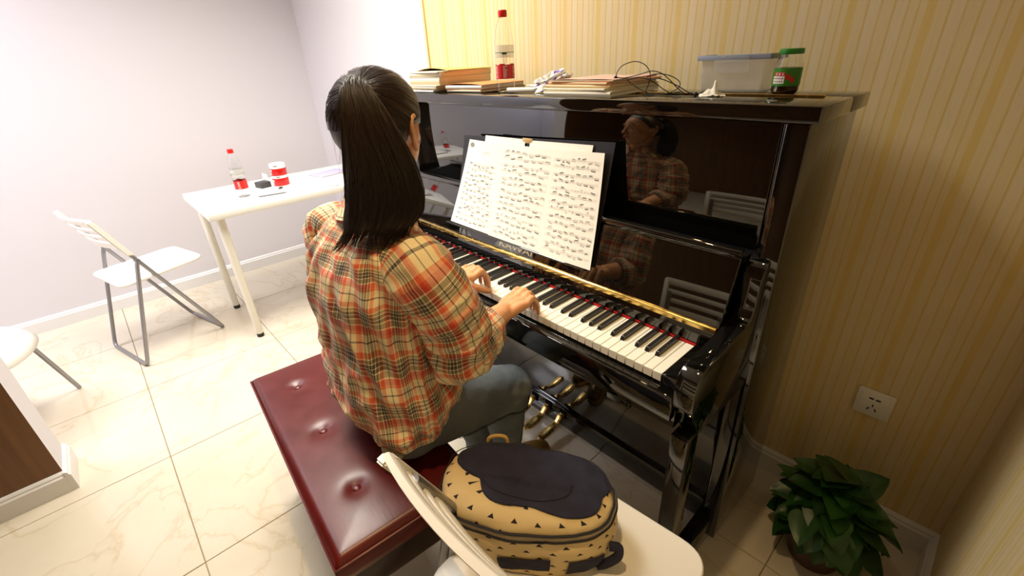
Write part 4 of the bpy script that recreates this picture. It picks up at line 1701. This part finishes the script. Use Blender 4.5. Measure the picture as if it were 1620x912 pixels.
kR = hand(bm, WRR, 1, [(-.450, -.012, .7305), (-.432, .006, .7305), (-.413, .013, .7305), (-.394, .010, .7305), (-.372, .000, .7305)], .02, -.042, .792)
kL = hand(bm, WRL, -1, [(-.566, -.006, .7305), (-.590, .012, .7305), (-.612, .018, .7305), (-.634, .015, .7305), (-.656, .002, .7305)], .02, -.040, .796)
body_me = remeshed(bm, .0036, 3, .5)
body = W_(link('body', body_me, M_skin))

# finger nails
M_nail = mat('finger_nail', srgb(236, 184, 150), .3)
# eyes and lips (she looks at the keys and her face turns away)
M_eye = mat('eye_white', srgb(236, 232, 226), .2)
M_iris = mat('dark_iris', (.01, .006, .004, 1), .1)
for s in (-1, 1):
    bm = bmesh.new()
    blob(bm, H(s * .031, .0675, .000), (.0120, .0105, .0058), HR, 16, 12)
    e = W_(fin(bm, 'eye', M_eye, smooth=True))
    bm = bmesh.new()
    blob(bm, H(s * .031, .0766, -.0008), (.0052, .0022, .0046), HR, 14, 8)
    i_ = fin(bm, 'iris', M_iris, smooth=True)
    i_.parent = e
for s in (-1, 1):
    bm = bmesh.new()
    limb(bm, [H(s * .016, .0885, .027), H(s * .032, .0850, .032), H(s * .050, .0690, .028)], [.0016, .0026, .0012], 10, 8)
    W_(fin(bm, 'eyebrow', mat('dark_brow', srgb(30, 18, 12), .7), smooth=True))
bm = bmesh.new()
blob(bm, H(0, .0965, -.057), (.0185, .0035, .0075), HR, 18, 10)
W_(fin(bm, 'lips', mat('lip', srgb(188, 92, 84), .4), smooth=True))

# ---- hair: combed cap, tie, ponytail, loose strands
M_hair = mat('dark_brown_hair', srgb(34, 20, 13), .36)
g = N(M_hair)
uv = g.n('ShaderNodeUVMap', uv_map='UVMap').outputs[0]
st = g.noise(g.mapped(uv, (260, 3, 1)), 1.0, 3, .7)
g.base(g.ramp(st.outputs[0], [(.30, srgb(20, 11, 7)), (.58, srgb(44, 26, 15)), (.78, srgb(104, 64, 32))]))
g.l(g.ramp(st.outputs[0], [(.3, (.30, .30, .30, 1)), (.7, (.48, .48, .48, 1))]), g.b.inputs['Roughness'])
g.bump(st.outputs[0], .55, .0016)
g.b.inputs['Specular IOR Level'].default_value = .6

TIE = Vector((-.425, -.372, 1.313))
# cap: meridians run from the tie over the skull to the hair line
tdir = (HR.inverted() @ (TIE - HC)).normalized()
e1 = tdir.cross(Vector((0, 0, 1))).normalized()
e2 = tdir.cross(e1)
V, UV = [], []
na, nr = 200, 44
for k in range(na + 1):
    ph = 2 * PI * k / na
    lat = e1 * math.cos(ph) + e2 * math.sin(ph)
    # march until the hair line
    thm = .3
    while thm < 2.6:
        d = tdir * math.cos(thm) + lat * math.sin(thm)
        x, y, z = d
        side = abs(x)
        line = -.62 if y < -.1 else (-.62 + (y + .1) * 1.52)      # nape low, rising to the forehead
        if side > .72 and -.30 < y < .22:
            line = max(line, -.16 + .2 * (y + .1))                # leave the ears free
        if z < line:
            break
        thm += .012
    for i in range(nr + 1):
        th = thm * i / nr
        d = tdir * math.cos(th) + lat * math.sin(th)
        r = .1
        a_, b__, c_ = .0845, .1035, .0925
        r = 1 / math.sqrt((d.x / a_) ** 2 + (d.y / b__) ** 2 + (d.z / c_) ** 2)
        gr = .0013 * mnoise.noise((ph * 26, th * .7, 1.3)) + .0010 * mnoise.noise((ph * 60, th * 1.1, 5.3))
        lift = .004 * math.exp(-(th / .25) ** 2)
        fade = 1 - .055 * max(0, (i / nr - .85) / .15)
        p = H(0, -.008, .014) + HR @ (d * ((r + gr + lift) * fade))
        V.append(p)
        UV.append((k / na, i / nr * .6))
cap = W_(from_arrays('hair_cap', V, grid_faces(na + 1, nr + 1, False), M_hair, None, True, UV))

# ponytail path
ctr = [TIE, (-.414, -.378, 1.3205), (-.398, -.386, 1.312), (-.376, -.387, 1.262), (-.370, -.380, 1.200), (-.374, -.378, 1.152), (-.380, -.386, 1.115), (-.392, -.400, 1.082)]
wid = [.0120, .015, .023, .041, .058, .068, .070, .060]
dep = [.0120, .015, .021, .030, .034, .033, .028, .020]
n_ = 70
C3 = catmull(ctr, n_)
tt = np.linspace(0, len(wid) - 1, n_)
W3, D3 = np.interp(tt, range(len(wid)), wid), np.interp(tt, range(len(dep)), dep)
side_v = np.array((.66, .75, 0.0))
TP = np.gradient(C3, axis=0)
TP /= np.linalg.norm(TP, axis=1)[:, None]
BP = np.cross(TP, side_v)
BP /= np.linalg.norm(BP, axis=1)[:, None]
if BP[-1] @ np.array((.75, -.66, 0)) < 0:
    BP = -BP
back_v = np.array((.75, -.66, 0.0))


def pony(u, v, ex=0.0):
    """u: 0..1 round, v: 0..1 down"""
    f = v * (n_ - 1)
    k = min(int(f), n_ - 2)
    w_ = f - k
    c = C3[k] * (1 - w_) + C3[k + 1] * w_
    ww = W3[k] * (1 - w_) + W3[k + 1] * w_
    dd = D3[k] * (1 - w_) + D3[k + 1] * w_
    a = 2 * PI * u
    lump = 1 + .10 * mnoise.noise((math.cos(a) * 2.2, math.sin(a) * 2.2, v * 2.3)) + .05 * mnoise.noise((math.cos(a) * 6, math.sin(a) * 6, v * 1.5 + 4))
    gr = (.0016 * mnoise.noise((math.cos(a) * 22, math.sin(a) * 22, v * 1.2)) + .0042 * mnoise.noise((math.cos(a) * 9 + v, math.sin(a) * 9, v * 1.6 + 8))) * min(1, v * 4)
    sag = -.016 * math.sin(PI * v) * (math.cos(a) < -.2) * 0
    return c + side_v * math.cos(a) * (ww * lump + gr + ex) + (BP[k] * (1 - w_) + BP[k + 1] * w_) * math.sin(a) * (dd * lump + gr + ex)


V, UV = [], []
nu, nv = 180, 64
for j in range(nv + 1):
    for k in range(nu + 1):
        v = j / nv
        u = k / nu
        vv = v * (.97 + .05 * mnoise.noise((u * 40, 0, 3)))
        V.append(pony(u, min(1, max(0, vv))))
        UV.append((u, v * .6))
pt = W_(from_arrays('ponytail', V, grid_faces(nv + 1, nu + 1, False), M_hair, None, True, UV))
rh = random.Random(4)


def strands(name, count, gen, r0, parent):
    V, F, UV = [], [], []
    for s in range(count):
        pts = gen(s)
        T = np.gradient(pts, axis=0)
        T /= np.linalg.norm(T, axis=1)[:, None] + 1e-9
        A = np.cross(T, (.3, .5, .81))
        A /= np.linalg.norm(A, axis=1)[:, None]
        B = np.cross(T, A)
        base = len(V)
        m_ = len(pts)
        uu = rh.random()
        for i in range(m_):
            r = r0 * (1 - .75 * (i / (m_ - 1)) ** 2)
            for k in range(3):
                a = 2 * PI * k / 3
                V.append(pts[i] + r * (math.cos(a) * A[i] + math.sin(a) * B[i]))
                UV.append((uu, i / m_ * .6))
        F += grid_faces(m_, 3, True, base)
    o = from_arrays(name, V, F, M_hair, parent, True, UV)
    return tag(o, kind='stuff')


def g_pony(s):
    u = rh.random()
    v0, v1 = rh.uniform(0, .3), rh.uniform(.82, 1.0)
    ex = rh.uniform(.0002, .0040)
    du = rh.uniform(-.06, .06)
    return np.array([pony(u + du * i / 13, lerp(v0, v1, i / 13), ex) for i in range(14)])


def g_tips(s):
    u = rh.random()
    v0 = rh.uniform(.70, .90)
    ex = rh.uniform(-.010, .001)
    P0 = [pony(u, lerp(v0, 1.0, i / 6), ex) for i in range(7)]
    d = P0[-1] - P0[-2]
    d /= np.linalg.norm(d)
    q = P0[-1].copy()
    ln = rh.uniform(.015, .060)
    out = (q - C3[-1])
    flick = -max(0, -math.cos(2 * PI * u)) * .55
    for i in range(5):
        d = d + np.array((0, 0, -.16)) + side_v * flick * .5 + out * 1.2 + back_v * .06
        d /= np.linalg.norm(d)
        q = q + d * ln / 5
        P0.append(q)
    return np.array(P0)


def g_fly(s):
    u = rh.uniform(.30, .72) if s % 3 else rh.random()
    v0 = rh.uniform(0.1, .6)
    ln = rh.uniform(.12, .4)
    e = rh.uniform(.004, .018)
    return np.array([pony(u + .03 * i / 11, min(1, v0 + ln * i / 11), .001 + e * math.sin(PI * .8 * i / 11)) for i in range(12)])


def g_cap(s):
    ph = rh.uniform(0, 2 * PI)
    lat = e1 * math.cos(ph) + e2 * math.sin(ph)
    pts = []
    t0, t1 = rh.uniform(.1, .5), rh.uniform(.8, 1.5)
    dph = rh.uniform(-.08, .08)
    for i in range(12):
        th = lerp(t0, t1, i / 11)
        lat2 = e1 * math.cos(ph + dph * i / 11) + e2 * math.sin(ph + dph * i / 11)
        d = tdir * math.cos(th) + lat2 * math.sin(th)
        if d.z < -.15:
            d.z = -.15
        r = 1 / math.sqrt((d.x / .0845) ** 2 + (d.y / .1035) ** 2 + (d.z / .0925) ** 2)
        pts.append(np.array(H(0, -.008, .014) + HR @ (d * (r + .0012 + .002 * math.sin(PI * i / 11) * rh.random()))))
    return np.array(pts)


strands('hair_strands', 2200, g_pony, .00055, pt)
strands('hair_tips', 900, g_tips, .00050, pt)
strands('loose_hairs', 60, g_fly, .00022, pt)
strands('combed_strands', 420, g_cap, .00032, cap)
bm = bmesh.new()
ring = []
tq = np.array(C3[12] - C3[0])
tq /= np.linalg.norm(tq)
sA = np.cross(tq, (0, 0, 1.0))
sA /= np.linalg.norm(sA)
sB = np.cross(sA, tq)
pts = [np.array(TIE) + tq * .013 + (sA * math.cos(2 * PI * k / 24) + sB * math.sin(2 * PI * k / 24)) * .0185 for k in range(25)]
add_tube(bm, pts, .0055, 8, False)
W_(autosmooth(fin(bm, 'hair_tie', mat('black_hair_tie', (.008, .007, .007, 1), .7)), 60))

# ---- plaid shirt
M_plaid = mat('plaid_shirt_cotton', srgb(230, 214, 180), .82, sheen=.15)
g = N(M_plaid)
uv = g.n('ShaderNodeUVMap', uv_map='UVMap').outputs[0]
sp = g.n('ShaderNodeSeparateXYZ')
g.l(uv, sp.inputs[0])
CREAM, ORG, RED, DRK, OLV, NVY = srgb(250, 236, 200), srgb(232, 120, 66), srgb(214, 50, 20), srgb(34, 22, 24), srgb(134, 116, 82), srgb(52, 50, 68)
HI = srgb(252, 240, 208)


def stripes(co, off, per):
    t_ = g.math('FRACT', g.math('DIVIDE', g.math('ADD', co, 10.0 + off), per))
    return g.ramp(t_, [(0.0, DRK), (.060, HI), (.076, DRK), (.140, HI), (.160, OLV), (.215, CREAM), (.245, ORG), (.345, CREAM), (.500, NVY), (.528, CREAM), (.670, ORG), (.735, RED), (.85, HI), (.875, OLV), (.975, HI)], 'CONSTANT')


cu, cv = stripes(sp.outputs[0], .0, .074), stripes(sp.outputs[1], .03, .080)
mixd = g.mix(.5, cu, cv)
mul = g.mix(1.0, cu, cv, 'MULTIPLY')
cl = g.mix(.30, mixd, mul)
wea = g.noise(g.mapped(uv, (700, 700, 1)), 1.0, 2)
g.base(g.mix(.08, cl, g.ramp(wea.outputs[0], [(.35, srgb(120, 90, 60)), (.65, srgb(255, 246, 226))])))
g.bump(wea.outputs[0], .18, .0005)
# light shows a little through the cloth
g.b.inputs['Specular IOR Level'].default_value = .25

# trunk rings: z, centre x, centre y, half width, half depth
prof = np.array([
    (.560, -.512, -.372, .170, .104), (.590, -.514, -.372, .180, .112), (.640, -.518, -.372, .186, .116), (.710, -.524, -.373, .188, .116), (.780, -.526, -.375, .186, .114),
    (.860, -.523, -.376, .184, .113), (.930, -.518, -.375, .186, .110), (.985, -.514, -.370, .182, .102), (1.025, -.512, -.364, .164, .090),
    (1.050, -.510, -.358, .140, .078), (1.070, -.507, -.352, .108, .068), (1.088, -.503, -.346, .078, .060), (1.098, -.501, -.343, .064, .056)])


def trunk(th, s, d=0.0):
    """th from the middle of the back towards her right; s 0 hem .. 1 neck"""
    f = s * (len(prof) - 1)
    z, cx, cy, a, b = [float(np.interp(f, range(len(prof)), prof[:, k])) for k in range(5)]
    sx, sy = math.sin(th), -math.cos(th)
    n_ = 2.5
    k = (abs(sx) ** n_ + abs(sy) ** n_) ** (-1 / n_)
    front = max(0.0, -math.cos(th)) if False else max(0.0, sy)
    hem = max(0, 1 - s / .35)
    # hem: low at the back, riding up over the lap, split at the sides
    z += hem * (.100 * front ** .7 + .020 * abs(sx) ** 4)
    if s > .55:
        z += .012 * (1 - front) * 0
    # wrinkles
    low = max(0, min(1, (.75 - s) / .5))
    wv = fbm(th * 1.5 + 1.7 * s, s * 9 + 1.2 * th, 1.7, 3)
    w2 = mnoise.noise((th * 2.6 - s * 4.0, s * 7.5 + th * 2.4, 7.7))
    rid = (1 - abs(w2) * 2.2)
    r_ = .0065 * wv + .0135 * low * max(-.4, rid) + .004 * math.sin(th * 9 + 3 * s) * max(0, .3 - s) / .3
    # bunched folds at her left waist, and slack blousing above the hem
    lf = math.exp(-((math.sin(th) + .85) / .5) ** 2) * math.exp(-((s - .16) / .13) ** 2)
    r_ += lf * .010 * math.sin(s * 95 + th * 3)
    r_ += .010 * math.exp(-((s - .13) / .08) ** 2) * (1 - front)
    # pull lines from the armpit down across the back
    for th0, sg in ((.95, -1), (-.95, 1)):
        q = (th - th0) * sg * -1 - (s - .62) * 1.6 * -1
        r_ += .009 * math.exp(-((s - .55) / .2) ** 2) * math.sin(q * 16) * math.exp(-((th - th0) / .7) ** 2)
    r_ += d
    return np.array((cx + k * sx * (a + r_), cy + k * sy * (b + r_), z + .25 * r_ * hem))


na, ns = 240, 150
V, UV = [], []
for i in range(ns + 1):
    s = i / ns
    for k in range(na + 1):
        th = 2 * PI * k / na - PI
        V.append(trunk(th, s))
        yoke = .045 if (s > .60 and abs(th) < 1.8) else 0
        UV.append((th / (2 * PI) * 1.12 + .008, s * .60))
shirt = W_(from_arrays('shirt', V, grid_faces(ns + 1, na + 1, False), M_plaid, None, True, UV))
so = shirt.modifiers.new('s', 'SOLIDIFY')
so.thickness = .0012
so.offset = -1
# tail gathered at the back hem
bm = bmesh.new()
for q in range(3):
    blob(bm, trunk(.62 + .10 * q, .004) + np.array((.002, -.004, .006 - .003 * q)), (.014, .010, .008), None, 14, 8)
for v in bm.verts:
    v.co += Vector((mnoise.noise(v.co * 120), mnoise.noise(v.co * 120 + Vector((5, 5, 5))), mnoise.noise(v.co * 120 + Vector((9, 2, 5))))) * .004
M_plaid_knot = M_plaid


def sleeve(nm, ctrl, radii, seedv, cuffn, flat=(1, 1)):
    """loft along the arm with folds crowding at the elbow, open cuff"""
    n = 110
    C = catmull(ctrl, n)
    R_ = np.interp(np.linspace(0, len(radii) - 1, n), range(len(radii)), radii)
    T, fr = frames(C, (0.05, -.2, 1.0))
    L = np.concatenate([[0], np.cumsum(np.linalg.norm(np.diff(C, axis=0), axis=1))])
    nk = 96
    V, UV = [], []
    for i in range(n):
        v = i / (n - 1)
        for k in range(nk + 1):
            a = 2 * PI * k / nk
            el = math.exp(-((v - .62) / .20) ** 2)
            w1 = mnoise.noise((math.cos(a) * 1.1 + seedv, math.sin(a) * 1.1, v * 17))
            w2 = mnoise.noise((math.cos(a) * 1.6 + seedv, math.sin(a) * 1.6, v * 6))
            dr = .0055 * w2 + (.0045 + .010 * el) * (1 - 2 * abs(w1)) * (v > .06)
            p = C[i] + (R_[i] + dr) * (math.cos(a) * fr[i][0] + math.sin(a) * fr[i][1])
            V.append(p)
            UV.append((k / nk * .39 + .02, L[i] + .013))
    return W_(from_arrays(nm, V, grid_faces(n, nk + 1, False), M_plaid, shirt, True, UV), shirt), C, fr


def cuff(nm, c, ax, r, seedv):
    """rolled cuff: several crumpled turns round the forearm"""
    ax = np.array(ax) / np.linalg.norm(ax)
    A = np.cross(ax, (0.1, .2, 1))
    A /= np.linalg.norm(A)
    B = np.cross(ax, A)
    prof_ = [(-.030, -.004), (-.026, .006), (-.016, .0085), (-.008, .0050), (-.003, .0080), (.006, .0095), (.012, .0060), (.018, .0080), (.026, .0070), (.031, .001), (.030, -.006), (.020, -.010), (.0, -.012)]
    nk = 90
    V, UV = [], []
    for j, (t_, d) in enumerate(prof_):
        for k in range(nk + 1):
            a = 2 * PI * k / nk
            w1 = mnoise.noise((math.cos(a) * 2 + seedv, math.sin(a) * 2, j * .5))
            rr = r + d + .005 * w1
            V.append(np.array(c) + ax * (t_ + .006 * mnoise.noise((math.cos(a) * 1.5, math.sin(a) * 1.5 + seedv, 3))) + rr * (math.cos(a) * A + math.sin(a) * B))
            UV.append((k / nk * .33 + .04, t_ * 1.2 + .02 * (j > 5)))
    return W_(from_arrays(nm, V, grid_faces(len(prof_), nk + 1, False), M_plaid, shirt, True, UV), shirt)


def armpts(S_, E_, Wr, out):
    S_, E_, Wr = map(np.array, (S_, E_, Wr))
    o_ = np.array(out)
    return [S_ - o_ * .085 + (0, 0, -.004), S_ - o_ * .020 + (0, 0, .002), S_ + o_ * .012 + (0, 0, -.016), lerp(S_, E_, .35) + o_ * .018, lerp(S_, E_, .7) + o_ * .016, E_ + o_ * .004 + np.array((0, -.012, -.012)), lerp(E_, Wr, .22) + (0, 0, -.010), lerp(E_, Wr, .42) + (0, 0, -.004)]


sR, CRs, _f = sleeve('sleeve', armpts(SHR, ELR, WRR, (.9, .1, 0)), [.040, .060, .069, .068, .064, .060, .058, .054], 1.0, 3)
sL, CLs, _f = sleeve('sleeve', armpts(SHL, ELL, WRL, (-.9, .1, 0)), [.040, .060, .068, .066, .062, .058, .055, .052], 5.0, 3)
cuff('cuff', lerp(ELR, WRR, .42) + np.array((0, 0, -.004)), WRR - ELR, .049, 2.0)
cuff('cuff', lerp(ELL, WRL, .42) + np.array((0, 0, -.004)), WRL - ELL, .047, 8.0)
# collar: stand and turned down leaf
V, UV = [], []
cp = [(.0, 1.074, .003), (.014, 1.098, .0), (.028, 1.122, -.001), (.034, 1.134, .001), (.034, 1.137, .006), (.026, 1.131, .009), (.012, 1.114, .013), (.0, 1.096, .018), (-.01, 1.084, .024)]
nk = 110
for j, (q, z, d) in enumerate(cp):
    for k in range(nk + 1):
        th = lerp(-2.75, 2.75, k / nk)
        c = np.array((-.501, -.345, 0)) + np.array((0, .014, 0)) * (z - 1.09) / .04
        rx, ry = .059 + d, .055 + d
        V.append(np.array((c[0] + rx * math.sin(th), c[1] - ry * math.cos(th), z - .018 * max(0, -math.cos(th)) + .003 * math.sin(3 * th))))
        UV.append((th * .062 + .03, j * .012))
W_(from_arrays('collar', V, grid_faces(len(cp), nk + 1, False), M_plaid, shirt, True, UV), shirt)
kn = W_(fin(bm, 'gathered_tail', M_plaid, smooth=True), shirt)

# ---- jeans
M_denim = mat('grey_blue_denim', srgb(84, 92, 98), .85)
g = N(M_denim)
gp = g.n('ShaderNodeTexCoord').outputs['Object']
n1 = g.noise(gp, 900, 2)
n2 = g.noise(gp, 9, 4)
g.base(g.mix(.35, g.ramp(n2.outputs[0], [(.3, srgb(82, 92, 100)), (.7, srgb(122, 131, 135))]), g.ramp(n1.outputs[0], [(.35, srgb(40, 48, 58)), (.65, srgb(150, 156, 158))])))
g.bump(n1.outputs[0], .3, .0008)
bm = bmesh.new()
blob(bm, (-.516, -.368, .600), (.168, .106, .100), None, 32, 20)
for sgn, Hp, Kn, An in ((1, HPR, KR, AR), (-1, HPL, KL, AL)):
    blob(bm, (Hp[0] - sgn * .005, -.392, .566), (.086, .082, .080), None, 24, 16)
    limb(bm, [Hp, lerp(Hp, Kn, .35), lerp(Hp, Kn, .7), Kn], [.096, .090, .076, .064], 14, 24)
    limb(bm, [Kn + np.array((0, .004, 0)), lerp(Kn, An, .22) + np.array((0, -.012, 0)), lerp(Kn, An, .5) + np.array((0, -.012, 0)), lerp(Kn, An, .8), An + np.array((0, 0, -.005))], [.064, .063, .058, .050, .046], 16, 24)
me = remeshed(bm, .0065, 5, .5)
for v in me.vertices:
    p = v.co
    # crease folds behind the knee, at the hip bend and above the ankle
    kd = min((p - Vector(KR)).length, (p - Vector(KL)).length)
    ad = min((p - Vector(AR)).length, (p - Vector(AL)).length)
    amp = .0022 + .0075 * math.exp(-(kd / .085) ** 2) + .0045 * math.exp(-(ad / .085) ** 2)
    nn = 1 - 2 * abs(mnoise.noise((p.x * 9, p.y * 16 + p.z * 6, p.z * 26)))
    p += v.normal * amp * nn
    p.z = max(p.z, .5035) if p.y < -.30 else p.z
jeans = W_(link('jeans', me, M_denim))


def leg_seam(pts, lift):
    out = []
    bvh_pts = catmull(pts, 40)
    return bvh_pts


from mathutils.bvhtree import BVHTree
bmj = bmesh.new()
bmj.from_mesh(me)
tree = BVHTree.FromBMesh(bmj)
M_thread = mat('dark_thread', srgb(44, 46, 50), .8)


def on_surface(pts, lift):
    out = []
    for p in pts:
        loc, nor, idx, dist = tree.find_nearest(Vector(p))
        out.append(np.array(loc + nor * lift))
    return np.array(out)


sm = []
for y_, z_ in zip(np.linspace(-.36, -.045, 46), np.interp(np.linspace(0, 1, 46), (0, .3, .7, 1), (.572, .578, .545, .505))):
    hit = tree.ray_cast(Vector((.2, y_, z_)), Vector((-1, 0, -.15)))
    if hit[0] is not None:
        sm.append(hit[0] + hit[1] * .0004)
for z_ in np.linspace(.48, .12, 40):
    yk = float(np.interp(z_, (.12, .48), (-.005, -.045)))
    hit = tree.ray_cast(Vector((.2, yk + .012, z_)), Vector((-1, 0, 0)))
    if hit[0] is not None:
        sm.append(hit[0] + hit[1] * .0004)
sm = np.array([np.mean([np.array(sm[min(max(k + d, 0), len(sm) - 1)]) for d in (-2, -1, 0, 1, 2)], axis=0) for k in range(len(sm))])
for off, rr_ in ((0.0, .0016), (.005, .0008), (-.0045, .0008)):
    jn = tube('side_seam', sm + np.array((.0008, 0, off)), rr_, M_thread, None, 5)
    jn.parent = jeans
# pocket line and belt loop hint under the shirt tail
pk = on_surface(catmull([(-.36, -.46, .57), (-.39, -.47, .545), (-.44, -.475, .53), (-.48, -.475, .54)], 24), .0006)
jn = tube('pocket_seam', pk, .0010, M_thread, None, 5)
jn.parent = jeans
for An in (AR, AL):
    bm = bmesh.new()
    add_tube(bm, [(An[0] + .049 * math.cos(a), An[1] + .050 * math.sin(a), An[2] - .040 + .004 * math.sin(2 * a)) for a in np.linspace(0, 2 * PI, 33)], .0042, 8, False)
    jn = autosmooth(fin(bm, 'hem', M_denim), 60)
    jn.parent = jeans
bmj.free()

# ---- shoes
M_shoe = mat('bronze_leather', srgb(120, 92, 44), .3, .35)
M_sole = mat('yellowish_rubber_sole', srgb(206, 160, 76), .55)
M_lace = mat('tan_lace', srgb(186, 138, 70), .6)


def shoe(An, toe):
    An, toe = np.array(An), np.array(toe)
    d = toe - An
    d[2] = 0
    L_ = np.linalg.norm(d)
    d /= L_
    sd = np.array((d[1], -d[0], 0))
    P_ = lambda a, s, z: np.array((An[0], An[1], 0)) + d * a + sd * s + np.array((0, 0, z))
    bm = bmesh.new()
    limb(bm, [P_(-.030, 0, .050), P_(.02, 0, .050), P_(.075, 0, .044), P_(.125, 0, .034), P_(.150, 0, .030)], [.037, .038, .036, .034, .026], 12, 20)
    limb(bm, [P_(0, 0, .05), P_(-.004, 0, .095)], [.040, .042], 5, 20)
    me = remeshed(bm, .004, 4)
    for v in me.vertices:
        v.co.z = max(v.co.z, .016)
    up = W_(link('shoe', me, M_shoe))
    out = []
    for k in range(40):
        a = 2 * PI * k / 40
        c, s_ = math.cos(a), math.sin(a)
        w_ = .041 * (1 + .12 * c)
        out.append(tuple(P_(.058 + .122 * (abs(c) ** .85) * (1 if c > 0 else -1), w_ * (abs(s_) ** .8) * (1 if s_ > 0 else -1), 0)[:2]))
    sl = prism('sole', out, 'z', .0005, .024, M_sole, None, .003)
    sl.parent = up
    for i in range(4):
        a = .035 + .018 * i
        z = .092 - .008 * i
        lc = tube('lace', [P_(a - .006, -.026, z - .012), P_(a, -.010, z - .001), P_(a + .004, .010, z - .001), P_(a + .008, .026, z - .012)], .0026, M_lace, None, 6, 12)
        lc.parent = up
    for s_ in (-1, 1):
        lc = tube('lace', [P_(.030, 0, .094), P_(.022, s_ * .018, .106), P_(.030, s_ * .030, .098), P_(.034, s_ * .012, .094)], .0024, M_lace, None, 6, 14)
        lc.parent = up
    return up


shoe(AR + np.array((.0, .0, 0)), (-.507, .165, 0))
shoe(AL + np.array((0, 0, 0)), (-.640, .12, 0))
